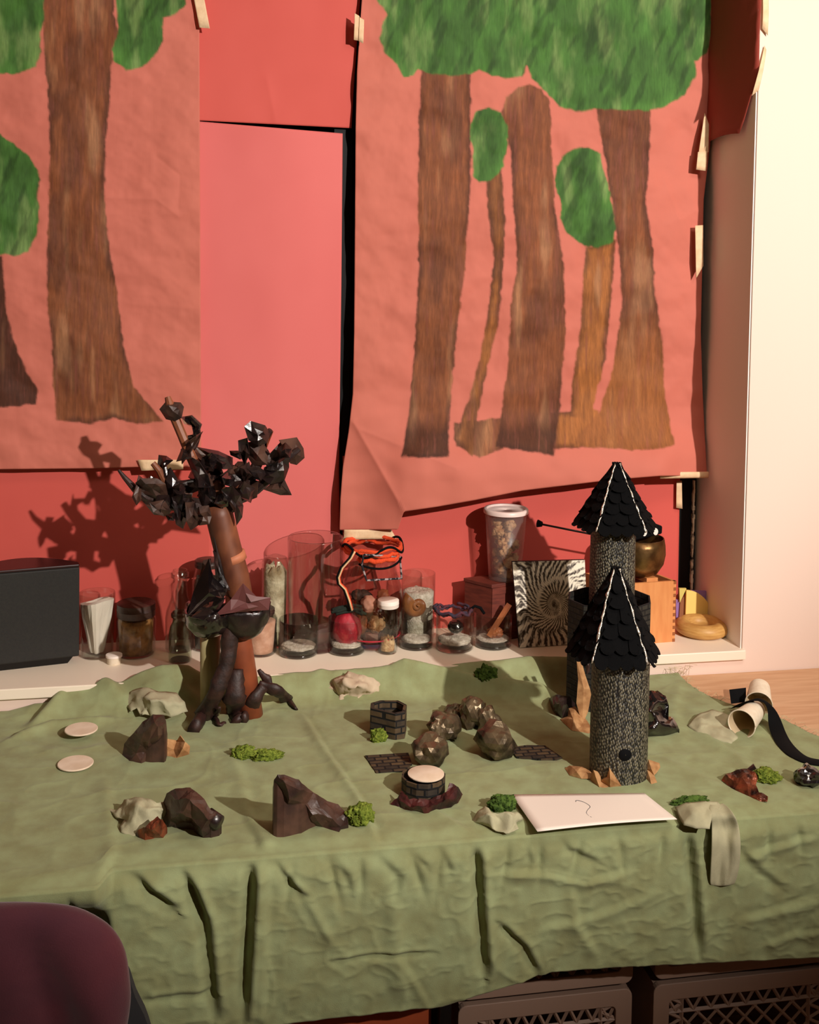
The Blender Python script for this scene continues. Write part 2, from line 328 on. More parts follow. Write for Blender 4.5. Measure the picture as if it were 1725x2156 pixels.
fb.build('window_frame', M['frame'], win, smooth=False)
A = aty(1459, 1012, BK-.018); B = aty(1462, 1245, BK-.018)
wm = MB(); n = 26
for k in range(n):
    t0, t1 = k/n, (k+1)/n; z0 = A[2]+(B[2]-A[2])*t0; z1 = A[2]+(B[2]-A[2])*t1
    j = random.uniform(-.0015, .0015); wm.box((1.164+j*.5, BK-.012, (z0+z1)/2), (.005+random.uniform(-.002, .002), .010, z0-z1))
tag(wm.build('paint_strip', M['worn'], smooth=False), 'narrow strip of flaking white paint on the window edge beside the recess wall', 'paint strip')

# ============================================================ paper on the window
def sheet(name, rows, bottom, m, label, cat, Y0, bulge, topy=-90, nu=120, nv=160, paint=None, top=None, thick=.0004):
    """rows: [(py, xl, xr)]; bottom: [(px,py)] along the lower edge; Y0 plane, bulge(px,py)->metres toward the room"""
    vb = np.linspace(0, 1, nv); ub = np.linspace(0, 1, nu)
    ys = np.array([r[0] for r in rows]); xl = np.array([r[1] for r in rows]); xr = np.array([r[2] for r in rows])
    bx = np.array([b[0] for b in bottom]); by = np.array([b[1] for b in bottom]); PX = np.zeros((nv, nu)); PY = np.zeros((nv, nu))
    x = np.tile(ub, (nv, 1)); yb = np.full(nu, by.mean()); 
    for it in range(6):
        tb = np.full(nu, float(topy)) if top is None else np.interp(PX[0] if it else np.linspace(xl[0], xr[0], nu), [p[0] for p in top], [p[1] for p in top])
        PY = tb[None, :]+(yb-tb)[None, :]*vb[:, None]
        L_ = np.interp(PY, ys, xl); R2 = np.interp(PY, ys, xr); PX = L_+(R2-L_)*ub[None, :]; yb = np.interp(PX[-1], bx, by)
    d = fw[None, None]+CR*((PX-CX)/F)[..., None]+CU*((CY-PY)/F)[..., None]
    Yt = Y0-bulge(PX, PY); P = C0+d*((Yt-C0[1])/d[..., 1])[..., None]
    mb = MB().grid(P, flip=False)
    if paint is not None: mb.col = paint(PX, PY).reshape(-1, 4)
    o = mb.build(name, m, origin=(float(P[..., 0].mean()), Y0, float(P[-1, :, 2].min())), solid=thick)
    return tag(o, label, cat)
def wav(PX, PY, a, sx, sy, seed): return a*(fbm(PX/sx, PY/sy, 3, seed)-.5)*2
def crease(PX, PY, pts, a, wd):
    d = np.full(PX.shape, 1e9)
    for (x0, y0), (x1, y1) in zip(pts[:-1], pts[1:]):
        ex, ey = x1-x0, y1-y0; t = np.clip(((PX-x0)*ex+(PY-y0)*ey)/(ex*ex+ey*ey), 0, 1); d = np.minimum(d, np.hypot(PX-x0-t*ex, PY-y0-t*ey))
    return a*np.exp(-d/wd)
SAL = np.array(lin((200, 113, 96))); GRN = np.array(lin((60, 100, 40))); BRN = np.array(lin((130, 76, 46))); DBR = np.array(lin((74, 40, 26))); LBR = np.array(lin((158, 98, 50))); PBR = np.array(lin((180, 132, 94)))
def paintfn(shapes):
    def f(PX, PY):
        c = SAL[None, None]*(1+.05*(fbm(PX/60, PY/60, 3, 5)-.5)[..., None]); al = np.zeros(PX.shape)
        for kind, poly in shapes:
            wob = (fbm(PX/14, PY/14, 3, 9)-.5)*7
            dd = sdf(PX, PY, poly)+wob; k = 1-sst(-2.5, 2.5, dd)
            xs = [p[0] for p in poly]; ysn = [p[1] for p in poly]; y1 = max(ysn)
            if kind.startswith('g'):
                t = fbm(PX/22, PY/60, 4, 21)[..., None]; col = GRN*(.5+1.1*t); t2 = sst(.5, .8, fbm(PX/26, PY/90, 4, 4))[..., None]; col = col*(1-t2*.6)+np.array(lin((120, 146, 84)))*t2*.6; t3 = sst(.52, .72, fbm((PX+PY*.4)/16, (PY-PX*.3)/70, 3, 44))[..., None]; col = col*(1-.4*t3)
                e = sst(-26, -4, dd)[..., None]; col = col*(1+.35*e*(fbm(PX/30, PY/30, 2, 2)[..., None]))
            else:
                base = {'t': BRN, 'd': DBR*1.15, 'l': LBR, 'p': BRN}[kind[0]]
                s = fbm(PX/5, PY/55, 4, 31)[..., None]; s2 = fbm(PX/28, PY/150, 3, 7)[..., None]
                col = base*(.45+.95*s); q = sst(.55, .8, s2); col = col*(1-.55*q)+PBR*(.6+.6*s)*.55*q
                q = sst(.5, .75, fbm(PX/40, PY/110, 3, 77))[..., None]; col = col*(1-.5*q)+DBR*.5*q
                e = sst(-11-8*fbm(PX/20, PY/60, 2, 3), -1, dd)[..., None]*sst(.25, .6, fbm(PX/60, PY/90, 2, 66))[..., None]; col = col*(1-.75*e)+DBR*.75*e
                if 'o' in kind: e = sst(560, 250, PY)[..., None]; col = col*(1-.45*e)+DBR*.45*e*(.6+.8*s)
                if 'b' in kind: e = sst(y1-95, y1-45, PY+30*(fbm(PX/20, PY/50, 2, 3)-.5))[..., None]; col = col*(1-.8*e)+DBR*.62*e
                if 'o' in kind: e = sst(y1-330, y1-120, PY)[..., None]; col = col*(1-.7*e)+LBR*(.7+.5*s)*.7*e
                k = k*np.clip(.88+.7*(s[..., 0]-.25), 0, 1)
            c = c*(1-k[..., None])+col*k[..., None]; al = np.maximum(al, k)
        return np.concatenate([c, al[..., None]], -1)
    return f
left_shapes = [('t', [(90, -120), (245, -120), (240, 30), (250, 70), (237, 100), (232, 190), (222, 300), (220, 420), (232, 540), (246, 610), (260, 720), (282, 815), (330, 870), (345, 888), (290, 892), (240, 880), (190, 892), (120, 885), (112, 820), (110, 740), (100, 640), (98, 560), (102, 440), (105, 300), (100, 180), (92, 100)]),
 ('d', [(-180, 530), (5, 540), (12, 640), (25, 710), (50, 770), (80, 820), (75, 850), (0, 858), (-180, 855)]),
 ('g', [(-180, -120), (92, -120), (92, 40), (85, 85), (88, 110), (75, 140), (40, 155), (0, 155), (-180, 150)]),
 ('g', [(232, -120), (400, -120), (392, 10), (370, 30), (345, 38), (342, 60), (343, 85), (325, 120), (300, 140), (265, 148), (242, 130), (236, 105), (250, 70), (245, 20)]),
 ('g', [(-180, 270), (0, 282), (30, 305), (60, 325), (80, 360), (84, 390), (78, 415), (82, 440), (80, 490), (60, 530), (30, 540), (0, 535), (-180, 500)])]
right_shapes = [('t', [(955, 890), (1060, 880), (1060, 945), (1010, 965), (985, 950), (960, 940)]),
 ('l', [(1160, 870), (1262, 862), (1262, 940), (1160, 945)]),
 ('l', [(1025, 375), (1055, 350), (1065, 460), (1060, 560), (1050, 680), (1020, 800), (1002, 900), (995, 962), (955, 925), (985, 850), (1010, 760), (1030, 640), (1040, 540), (1028, 450)]),
 ('l', [(1232, 520), (1297, 505), (1290, 600), (1275, 760), (1240, 885), (1203, 875), (1205, 800), (1222, 700)]),
 ('tb', [(1056, 235), (1066, 205), (1090, 186), (1115, 178), (1140, 188), (1158, 212), (1162, 330), (1170, 450), (1188, 560), (1190, 700), (1180, 850), (1165, 958), (1110, 950), (1045, 940), (1055, 880), (1070, 760), (1075, 640), (1090, 560), (1082, 440), (1075, 320), (1060, 262)]),
 ('tb', [(888, 130), (990, 140), (992, 260), (990, 380), (984, 500), (975, 600), (960, 720), (948, 860), (944, 960), (900, 965), (845, 962), (860, 880), (872, 740), (882, 560), (880, 400), (882, 260)]),
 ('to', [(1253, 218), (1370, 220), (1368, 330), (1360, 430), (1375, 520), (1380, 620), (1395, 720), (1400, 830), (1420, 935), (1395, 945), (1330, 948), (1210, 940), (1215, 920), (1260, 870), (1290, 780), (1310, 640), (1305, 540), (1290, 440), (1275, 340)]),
 ('g', [(1000, 235), (1030, 226), (1055, 235), (1068, 265), (1070, 300), (1060, 350), (1035, 380), (1010, 382), (996, 370), (998, 320), (990, 290), (992, 255)]),
 ('g', [(1185, 330), (1210, 312), (1240, 310), (1265, 325), (1275, 370), (1290, 430), (1297, 480), (1290, 510), (1260, 524), (1230, 518), (1195, 490), (1180, 460), (1182, 430), (1170, 390), (1172, 350)]),
 ('g', [(790, -120), (1505, -120), (1498, 30), (1500, 70), (1490, 110), (1465, 130), (1465, 160), (1440, 200), (1400, 225), (1370, 232), (1250, 230), (1215, 235), (1180, 225), (1150, 195), (1120, 165), (1110, 140), (1100, 160), (1070, 165), (1040, 160), (1010, 148), (990, 155), (960, 160), (900, 155), (880, 145), (870, 160), (850, 162), (835, 135), (810, 110), (800, 80), (805, 50), (815, 30), (795, 0)])]

def b_red(PX, PY): return wav(PX, PY, .004, 190, 420, 3)+.012*sst(1200, 400, PY)*np.exp(-((PX-600)/110)**2)+crease(PX, PY, [(560, 160), (572, 215), (580, 260)], .001, 8)
sheet('red_paper_sheet', [(250, 300, 722), (600, 300, 719), (985, 300, 714), (1130, 300, 716), (1420, 300, 718)], [(300, 1390), (718, 1372)], M['redpaper'],
      'long plain red paper sheet hanging in the gap between the two tree murals', 'paper sheet', 2.522, b_red, top=[(300, 246), (424, 256), (722, 281)], nu=90, nv=200)
sheet('red_paper_sheet', [(-120, 395, 766), (0, 395, 759), (100, 395, 751), (200, 395, 744), (275, 395, 740)], [(395, 253), (424, 254), (742, 270)], M['redpaper2'],
      'short upper red paper sheet taped above the long red sheet', 'paper sheet', 2.515, lambda X, Y: wav(X, Y, .004, 150, 200, 8)+crease(X, Y, [(562, 165), (572, 215), (580, 255)], .0012, 10), nu=90, nv=100)
sheet('red_paper_sheet', [(900, -170, 424), (985, -170, 424), (1000, -170, 446), (1420, -170, 446)], [(-170, 1430), (446, 1398)], M['redpaper2'],
      'wide red paper sheet below the left tree mural, behind the black speaker', 'paper sheet', 2.519, lambda X, Y: wav(X, Y, .003, 200, 200, 12), topy=930, nu=90, nv=90)
sheet('red_paper_sheet', [(960, 722, 1440), (1010, 722, 1432), (1300, 722, 1427), (1400, 722, 1425)], [(722, 1385), (1425, 1330)], M['redpaper2'],
      'red paper sheet below the right tree mural, behind the plastic tub and brass bowl', 'paper sheet', 2.516, lambda X, Y: wav(X, Y, .002, 200, 200, 14), topy=960, nu=100, nv=70)
sheet('mural_sheet', [(-120, -170, 415), (0, -170, 418), (60, -170, 420), (985, -170, 424)], [(-170, 992), (0, 988), (200, 986), (330, 982), (424, 984)], M['mural'],
      'salmon paper mural on the left painted with a single wide brown trunk and green foliage', 'painted mural', 2.502,
      lambda X, Y: .006+wav(X, Y, .012, 130, 110, 2)+wav(X, Y, .0025, 40, 36, 12)+crease(X, Y, [(225, 415), (330, 420), (375, 455)], .0025, 14)+crease(X, Y, [(330, 330), (380, 370), (375, 440)], -.002, 10)+crease(X, Y, [(270, 640), (424, 650)], .002, 20)+.010*sst(860, 985, Y),
      paint=paintfn(left_shapes), nu=210, nv=380)
def b_right(PX, PY):
    fr = sst(850, 1010, PY)*sst(745, 900, PX)*(1-sst(1380, 1480, PX)*.7)
    return .012+wav(PX, PY, .013, 130, 110, 6)+wav(PX, PY, .003, 40, 45, 16)*sst(1000, 700, PY)+.055*fr+crease(PX, PY, [(745, 890), (850, 1075)], .006, 14)+crease(PX, PY, [(760, 905), (960, 985)], .003, 14)\
        +crease(PX, PY, [(1400, 380), (1430, 460), (1480, 440)], .0025, 12)+.010*sst(1420, 1500, PX)*sst(300, 0, PY)
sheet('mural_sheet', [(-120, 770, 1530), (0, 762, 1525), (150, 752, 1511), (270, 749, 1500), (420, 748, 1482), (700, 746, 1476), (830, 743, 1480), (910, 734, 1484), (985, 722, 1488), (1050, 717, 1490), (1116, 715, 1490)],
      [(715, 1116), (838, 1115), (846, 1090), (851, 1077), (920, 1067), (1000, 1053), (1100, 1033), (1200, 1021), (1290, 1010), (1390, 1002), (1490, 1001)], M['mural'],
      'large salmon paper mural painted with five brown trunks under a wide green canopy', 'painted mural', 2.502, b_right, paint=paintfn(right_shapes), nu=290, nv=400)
# red paper bent round the recess corner at the top right
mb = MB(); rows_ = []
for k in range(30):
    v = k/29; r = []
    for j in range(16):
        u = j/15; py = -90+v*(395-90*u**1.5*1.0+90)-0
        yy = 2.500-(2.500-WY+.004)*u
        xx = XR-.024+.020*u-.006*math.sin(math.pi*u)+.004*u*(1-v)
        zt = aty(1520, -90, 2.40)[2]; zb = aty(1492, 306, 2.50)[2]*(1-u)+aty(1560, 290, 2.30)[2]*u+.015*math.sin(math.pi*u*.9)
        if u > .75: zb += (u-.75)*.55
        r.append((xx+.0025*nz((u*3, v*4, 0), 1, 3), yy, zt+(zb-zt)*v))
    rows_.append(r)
mb.grid(np.array(rows_)); tag(mb.build('red_paper_sheet', M['redflap'], origin=(XR-.02, 2.4, rows_[-1][0][2]), solid=.0005), 'shade-toned red paper flap bent round the recess corner at the top right', 'paper sheet')

# ------------------------------------------------------------ tape
def tape(poly, Y, label, m='tape', bend=0.):
    pts = [aty(px, py, Y if not isinstance(Y, (list, tuple)) else Y[i]) for i, (px, py) in enumerate(poly)]
    mb = MB(); n = len(pts); c = sum(pts)/n
    A0, B0, C1, D0 = pts; G = np.zeros((9, 5, 3))
    for i in range(9):
        for j in range(5):
            u, v = i/8, j/4; p = (A0*(1-u)+B0*u)*(1-v)+(D0*(1-u)+C1*u)*v; q = p+np.array([0, -.0012*abs(nz(p, 40, 4))-bend*math.sin(math.pi*v), 0]); G[i, j] = q
    mb.grid(G); return tag(mb.build('tape_strip', M[m], solid=.0006, smooth=True, origin=c), label, 'tape', 'masking tape strips holding the paper')
tape([(403, -30), (425, -30), (442, 60), (420, 58)], 2.484, 'masking tape strip at the top right corner of the left mural')
tape([(747, 28), (757, 34), (757, 86), (745, 84)], 2.484, 'narrow masking tape strip at the top left edge of the right mural, left half', bend=.001)
tape([(757, 36), (767, 42), (765, 92), (755, 86)], 2.482, 'narrow masking tape strip at the top left edge of the right mural, right half', bend=.001)
tape([(290, 968), (386, 968), (386, 988), (298, 991)], 2.478, 'masking tape strip on the lower edge of the left mural, behind the paper tree')
tape([(725, 1115), (824, 1115), (835, 1134), (724, 1136)], 2.478, 'wide masking tape strip just above the round yarn-trimmed jar')
tape([(1388, 994), (1492, 993), (1492, 1006), (1390, 1008)], 2.458, 'long level masking tape strip at the lower right corner of the right mural', bend=.002)
tape([(1425, 1012), (1436, 1012), (1437, 1071), (1424, 1069)], 2.505, 'short upright masking tape on the red sheet beside the black window frame')
tape([(1464, 475), (1481, 474), (1481, 560), (1466, 586)], 2.470, 'upright masking tape strip halfway up the right edge of the right mural')
tape([(1470, 320), (1490, 318), (1487, 360), (1466, 357)], 2.466, 'pale end of masking tape curling off the right mural edge')
tape([(1484, 238), (1493, 262), (1492, 320), (1470, 330)], 2.468, 'tan hanging masking tape above the pale curled end on the right mural edge')
tape([(1606, -20), (1618, -20), (1617, 75), (1605, 60)], WY-.006, 'masking tape at the very top of the cream wall corner', bend=.003)
tape([(1610, 96), (1614, 105), (1598, 190), (1583, 202)], WY-.004, 'slanting masking tape on the cream wall corner below the topmost strip', bend=.003)

# ============================================================ table and cloth
tb = thing('table', (.6, 1.99, FL), 'long pale wooden table against the wall under the green cloth', 'table')
MB().box((.8, 1.992, T-.013), (3.0, .594, .026)).build('tabletop', M['wood'], tb, smooth=False, bevel=.002)
for x, y in ((-.62, 1.74), (.405, 1.74), (2.2, 1.74), (-.62, 2.25), (.405, 2.25), (2.2, 2.25)):
    MB().box((x, y, (FL+T-.026)/2), (.018, .03, T-.026-FL)).build('leg', M['metal'], tb, smooth=False)

YF = 1.692; XL = -.75
edge_pts = [atz(px, py, T) for px, py in ((1380, 1396), (1415, 1408), (1440, 1437), (1475, 1462), (1520, 1481), (1600, 1506), (1650, 1520), (1700, 1545), (1725, 1556))]
ey = np.array([p[1] for p in edge_pts][::-1]+[2.30]); ex = np.array([p[0] for p in edge_pts][::-1]+[.985])
ex = np.concatenate([[1.36], ex]); ey = np.concatenate([[1.69], ey])
nx, nt_, nd = 620, 230, 130
U = np.linspace(0, 1, nx)
S = np.concatenate([np.linspace(2.287-YF, 0.012, nt_), np.linspace(.006, -.245, nd)])   # s>0 on top, s<0 hanging
SG, UG = np.meshgrid(S, U, indexing='ij')
Yn = YF+np.maximum(SG, 0); XRr = np.interp(Yn, ey, ex)+.004*(fbm(Yn*90, Yn*0, 3, 3)-.5)*2*(SG > 0)
Xg = XL+(XRr-XL)*UG
def toS(px, py):
    p = atz(px, py, T+.004)
    if p[1] >= YF: return (p[0], p[1]-YF)
    p = aty(px, py, YF-.02); return (p[0], -(T-p[2]))
def cre(pts, a, wd, asym=0., cut=True):
    q = [toS(*p) for p in pts]; d = np.full(Xg.shape, 1e9); sg = np.zeros(Xg.shape); tt = np.zeros(Xg.shape); nseg = len(q)-1
    for i, ((x0, y0), (x1, y1)) in enumerate(zip(q[:-1], q[1:])):
        ex_, ey_ = x1-x0, y1-y0; L2 = ex_*ex_+ey_*ey_; t = np.clip(((Xg-x0)*ex_+(SG-y0)*ey_)/L2, 0, 1); dd = np.hypot(Xg-x0-t*ex_, SG-y0-t*ey_)
        s_ = np.sign((Xg-x0)*ey_-(SG-y0)*ex_); m_ = dd < d; d = np.where(m_, dd, d); sg = np.where(m_, s_, sg); tt = np.where(m_, (i+t)/nseg, tt)
    fade = np.minimum(1, np.minimum(tt, 1-tt)*6+.25)
    return a*fade*(np.exp(-(d/wd)**2)+asym*sg*(d/wd)*np.exp(-(d/(wd*1.6))**2))
top = sst(-.01, .02, SG); dr = 1-top
H = np.zeros(Xg.shape)
def ridge(x, y, seed, p=5, o=3):
    return (1-np.abs(2*fbm(x, y, o, seed)-1))**p
H += top*(.0022*fbm(Xg*9, SG*9, 4, 3)+.0008*fbm(Xg*40, SG*40, 3, 6)+.0016*ridge(Xg*5+2*fbm(Xg*4, SG*4, 2, 9), SG*7, 41, 14, 2)+.0010*ridge(Xg*14, SG*16, 43, 8, 2))
# bunched cloth along the wall
bk = 2.287-YF-SG
roll = np.interp(Xg, [-.75, -.33, -.25, -.16, -.05, .05, .2, .33, .45, .6, .7, .8, .9, .95, 1.0], [.0, .0, .018, .040, .048, .046, .044, .046, .05, .052, .054, .045, .02, .0, .0])
wdt = np.interp(Xg, [-.75, -.3, -.1, .1, .3, .6, .8, 1.], [.04, .045, .05, .04, .035, .042, .045, .035])
H += top*roll*np.exp(-(np.maximum(bk-.0, 0)/wdt)**2)*(.85+.3*fbm(Xg*7, SG*4, 2, 8))
for a in ([(60, 1535), (130, 1490), (200, 1478), (260, 1500)], .014, .013, .5), ([(20, 1560), (110, 1530), (240, 1520)], .010, .012, .5), ([(180, 1470), (300, 1478), (430, 1480)], .020, .014, .6), ([(290, 1495), (360, 1490), (430, 1498)], .008, .010), \
        ([(820, 1452), (900, 1456), (1060, 1462), (1180, 1480)], .018, .013, .7), ([(1050, 1450), (1130, 1470), (1190, 1490)], .014, .014, .6), ([(660, 1470), (720, 1435), (760, 1430)], .006, .012), ([(620, 1430), (780, 1440), (960, 1425)], .006, .012), \
        ([(640, 1510), (690, 1590), (760, 1690), (800, 1790)], .0045, .006, .9), ([(480, 1560), (510, 1650), (530, 1760)], .003, .010, .6), ([(560, 1800), (545, 1760), (520, 1720)], .004, .008, .8), ([(1130, 1500), (1200, 1570), (1240, 1600)], .002, .01), \
        ([(1470, 1540), (1560, 1600), (1600, 1640)], .0035, .010, .7), ([(1440, 1420), (1420, 1500), (1440, 1560)], .0025, .012, .5), ([(900, 1700), (1000, 1770), (1020, 1790)], .003, .008, .7), ([(220, 1640), (235, 1740), (235, 1830)], .003, .010, .7), \
        ([(0, 1560), (140, 1590), (230, 1570)], .002, .012), ([(1380, 1590), (1500, 1650), (1620, 1700)], .002, .012, .5):
    H += top*cre(*a)
ZZ = np.where(SG > 0, T+.0035+H, 0); 
# rounded front edge then the hanging part
r = .010
D = np.zeros(Xg.shape)       # displacement of the hanging part toward the room
D += .004+.008*(fbm(Xg*6, SG*5, 3, 13))+.002*fbm(Xg*30, SG*30, 3, 15)+.0026*ridge(Xg*6+1.5*fbm(Xg*5, SG*5, 2, 19), SG*7+Xg*2, 51, 12, 2)+.0016*ridge(Xg*16, SG*18-Xg*6, 53, 7, 2)+.0014*ridge(Xg*38, SG*40, 57, 5, 2)
for a in ([(533, 1795), (530, 1900), (515, 2150)], -0.0136, 0.0062, 1.1), ([(560, 1800), (555, 1950), (548, 2150)], 0.0050, 0.0074, .3), ([(1008, 1785), (1012, 1900), (1020, 2070)], -0.0124, 0.0062, 1.0), ([(1050, 1960), (1100, 2020), (1128, 2090)], -0.0074, 0.0050, .9), \
        ([(1455, 1760), (1460, 1880), (1465, 2035)], -0.0099, 0.0062, 1.), ([(400, 1860), (435, 1960), (455, 2150)], -0.0099, 0.0074, 1.), ([(270, 1830), (310, 1880), (370, 1925)], -0.0087, 0.0074, 1.), ([(380, 1830), (410, 1890), (440, 1950)], -0.0062, 0.0062, .8), \
        ([(575, 1810), (610, 1860), (650, 1895)], -0.0062, 0.0050, .8), ([(600, 1840), (650, 1900), (700, 1990)], 0.0037, 0.0062), ([(690, 1800), (730, 1850), (740, 1880)], -0.0037, 0.0062, .8), ([(780, 1790), (840, 1850), (830, 1900)], -0.0037, 0.0074, .7), \
        ([(820, 1850), (830, 1980), (840, 2100)], 0.0050, 0.0124), ([(690, 2025), (790, 2010), (910, 2005)], -0.0037, 0.0037, .9), ([(830, 2010), (860, 2050), (895, 2110)], 0.0025, 0.0050, .6), ([(1180, 1760), (1200, 1800), (1260, 1830)], -0.0037, 0.0062, .8), \
        ([(1060, 1850), (1150, 1860), (1230, 1880), (1330, 1850)], 0.0037, 0.0062, .7), ([(1130, 1990), (1250, 1960), (1380, 1900)], 0.0031, 0.0074, .6), ([(1200, 1880), (1210, 1980), (1250, 2050)], 0.0037, 0.0074, .7), ([(1560, 1800), (1600, 1850), (1640, 1880)], -0.0037, 0.0074, .8), \
        ([(1550, 1960), (1640, 1930), (1725, 1900)], 0.0037, 0.0074, .7), ([(1560, 1820), (1640, 1790), (1725, 1765)], 0.0037, 0.0062, .6), ([(1600, 2010), (1660, 1985), (1725, 1975)], 0.0025, 0.0062, .6), ([(300, 2125), (380, 2110), (450, 2100)], -0.0037, 0.0050, .8), \
        ([(860, 1760), (880, 1810), (900, 1830)], -0.0031, 0.0050, .8), ([(920, 1775), (940, 1810), (950, 1840)], -0.0031, 0.0050, .8), ([(1110, 1790), (1120, 1830), (1110, 1850)], -0.0025, 0.0050, .8):
    D += dr*cre(*a)
for k, (px_, a_) in enumerate([(150, .010), (620, .010), (690, .010), (760, .008), (860, .009), (930, .008), (1075, .009), (1140, .010), (1230, .009), (1300, .008), (1400, .009), (1530, .010), (1620, .009), (1680, .008)]):
    x0 = toS(px_, 1850)[0]; sl = random.uniform(-.35, .35)
    D += -a_*.7*np.exp(-((Xg-x0-sl*SG)/.006)**2)*np.exp(-((SG+.035)/.035)**2)
# the part above the chair is pushed back under the table edge
lf = sst(-.098, -.122, Xg)
hem = np.interp(Xg, [-.75, -.069, .12, .383, .553, .8, 1.0, 1.36], [.50, .524, .503, .503, .54, .53, .518, .515])
dn = np.clip(-SG/.245, 0, 1)
Zd = T+.0035-r*0-dn*(T+.0035-hem)
Yd = YF-r-D*sst(0, -.03, SG)-.012*sst(-.02, -.245, SG)
fwd = .045*lf*sst(.16, 0, SG)
Yg = np.where(SG > 0, Yn, Yd)-fwd
Yg = Yg+lf*sst(.0, -.14, SG)*.13
ang = np.clip((.012-SG)/.024, 0, 1)
Zg = np.where(SG > 0, T+.0035+H-.004*sst(.03, 0, SG), Zd-.002)
P = np.stack([Xg, Yg, Zg], -1)
cl = MB().grid(P).build('tablecloth', M['cloth'], origin=(.4, 1.99, T), solid=.0009)
def cloth_z(x, y):
    j = int(np.clip(np.searchsorted(-S[:nt_], -(y-YF)), 0, nt_-1)); i = int(np.clip((x-XL)/(XRr[j, 0]-XL)*(nx-1), 0, nx-1)); return float(Zg[j, i])
tag(cl, 'wrinkled sage green cloth draped over the table with frayed right edge', 'tablecloth')
fr = MB()
for k in range(46):
    t = random.random(); yy = 1.95+t*.345; xx = np.interp(yy, ey, ex); L_ = random.uniform(.008, .03)
    a = random.uniform(-.3, 1.1); p0 = np.array([xx-.003, yy, T+.006]); dv = np.array([math.cos(a), math.sin(a), 0]); sd = np.array([-dv[1], dv[0], 0])*random.uniform(-.5, .5)
    yl = min(0, 2.285-(p0[1]+dv[1]*L_))
    fr.tube([p0, p0+dv*L_*.4+sd*L_*.3+np.array([0, yl*.4, .005]), p0+dv*L_*.8+sd*L_+np.array([0, yl, .002])], .00035, 4)
for k in range(9):
    p0 = np.array([1.0+k*.006, 2.272, T+.008]); fr.tube([p0, p0+np.array([random.uniform(-.01, .02), .004, random.uniform(.01, .022)]), p0+np.array([random.uniform(0, .03), .004, random.uniform(.002, .02)])], .0004, 4)
fr.build('frayed_threads', M['fray'], cl)['kind'] = 'stuff'

# ============================================================ on the sill
def spot_on(cx, py, hw, z=SILL):
    """centre of a round foot whose front touches row py, and its radius"""
    P = atz(cx, py, z); d = P-C0; d[2] = 0; d /= np.linalg.norm(d)
    r = hw/scale_at(P)
    for _ in range(3): r = hw/scale_at(P+d*r)
    c = P+d*r
    if z == SILL and c[1] > 2.498-r: k = (2.498-r)/c[1]; c = np.array([c[0]*k, c[1]*k, z]); r = r*k     # keep clear of the paper behind
    return c, r
# --- speaker
A = atz(-75, 1409, SILL+.014); B = atz(167, 1382, SILL+.014)
sp = thing('speaker', ((A+B)/2)*[1, 1, 0]+[0, .06, SILL], 'large black loudspeaker at the left end of the sill', 'loudspeaker')
zt = zat(B, 1188); e = (B-A); e /= np.linalg.norm(e); nrm = np.array([-e[1], e[0], 0]); W_ = np.linalg.norm(B-A)
def spk(z0, z1, n=18, inset=0.):
    lo = []
    for k in range(n+1):
        u = k/n; lo.append(A+e*W_*(1-u)*1.0+nrm*(.012+.075*math.sin(math.pi*u)**.75))
    poly = [A.copy()]+[B.copy()]+lo[1:-1]
    poly = [A+nrm*.0, B+nrm*.0, B+nrm*.02]+lo[1:-1]+[A+nrm*.02]
    return [np.array([p[0], p[1], z0]) for p in poly], (0, 0, z1-z0)
p, o_ = spk(SILL+.014, zt-.006); MB().prism(p, o_).build('grille', M['speaker'], sp, smooth=False, bevel=.003)
p, o_ = spk(zt-.0055, zt); MB().prism(p, o_).build('top_plate', M['speakertop'], sp, smooth=False, bevel=.002)
c0 = (A+B)/2; MB().hexa([np.array([*(A+e*.02+nrm*.008)[:2], SILL]), np.array([*(B-e*.022+nrm*.008)[:2], SILL]), np.array([*(B-e*.022+nrm*.07)[:2], SILL]), np.array([*(A+e*.02+nrm*.07)[:2], SILL])],
    [np.array([*(A+e*.01+nrm*.004)[:2], SILL+.0139]), np.array([*(B-e*.012+nrm*.004)[:2], SILL+.0139]), np.array([*(B-e*.012+nrm*.08)[:2], SILL+.0139]), np.array([*(A+e*.01+nrm*.08)[:2], SILL+.0139])]).build('foot', M['metal'], sp, smooth=False)

def fillmesh(c, r0, r1, z0, z1, seed, amp=.15, n=28, lean=0.):
    mb = MB(); rings = 9; prof = []
    vs = []; 
    for j in range(rings):
        t = j/(rings-1); z = z0+(z1-z0)*t
        for k in range(n):
            a = 2*math.pi*k/n; rr = (r0+(r1-r0)*t)*(1-amp*.35*(.5+.5*nz((math.cos(a)*2, math.sin(a)*2, t*3), 1.3, seed)))
            vs.append((c[0]+rr*math.cos(a), c[1]+rr*math.sin(a), z+(lean*math.cos(a)*(z1-z0) if j == rings-1 else 0)))
    top = []
    for q in (.75, .45, .15):
        for k in range(n):
            a = 2*math.pi*k/n; rr = r1*q; hh = (z1-z0)*amp*(.6+1.2*nz((math.cos(a)*q*3, math.sin(a)*q*3, 5), 1.2, seed)); vs.append((c[0]+rr*math.cos(a), c[1]+rr*math.sin(a), z1+hh+lean*math.cos(a)*q*(z1-z0)))
    m = rings+3; fs = [(j*n+k, j*n+(k+1) % n, (j+1)*n+(k+1) % n, (j+1)*n+k) for j in range(m-1) for k in range(n)]+[tuple(range(n))[::-1], tuple((m-1)*n+k for k in range(n))]
    return mb.add(vs, fs)
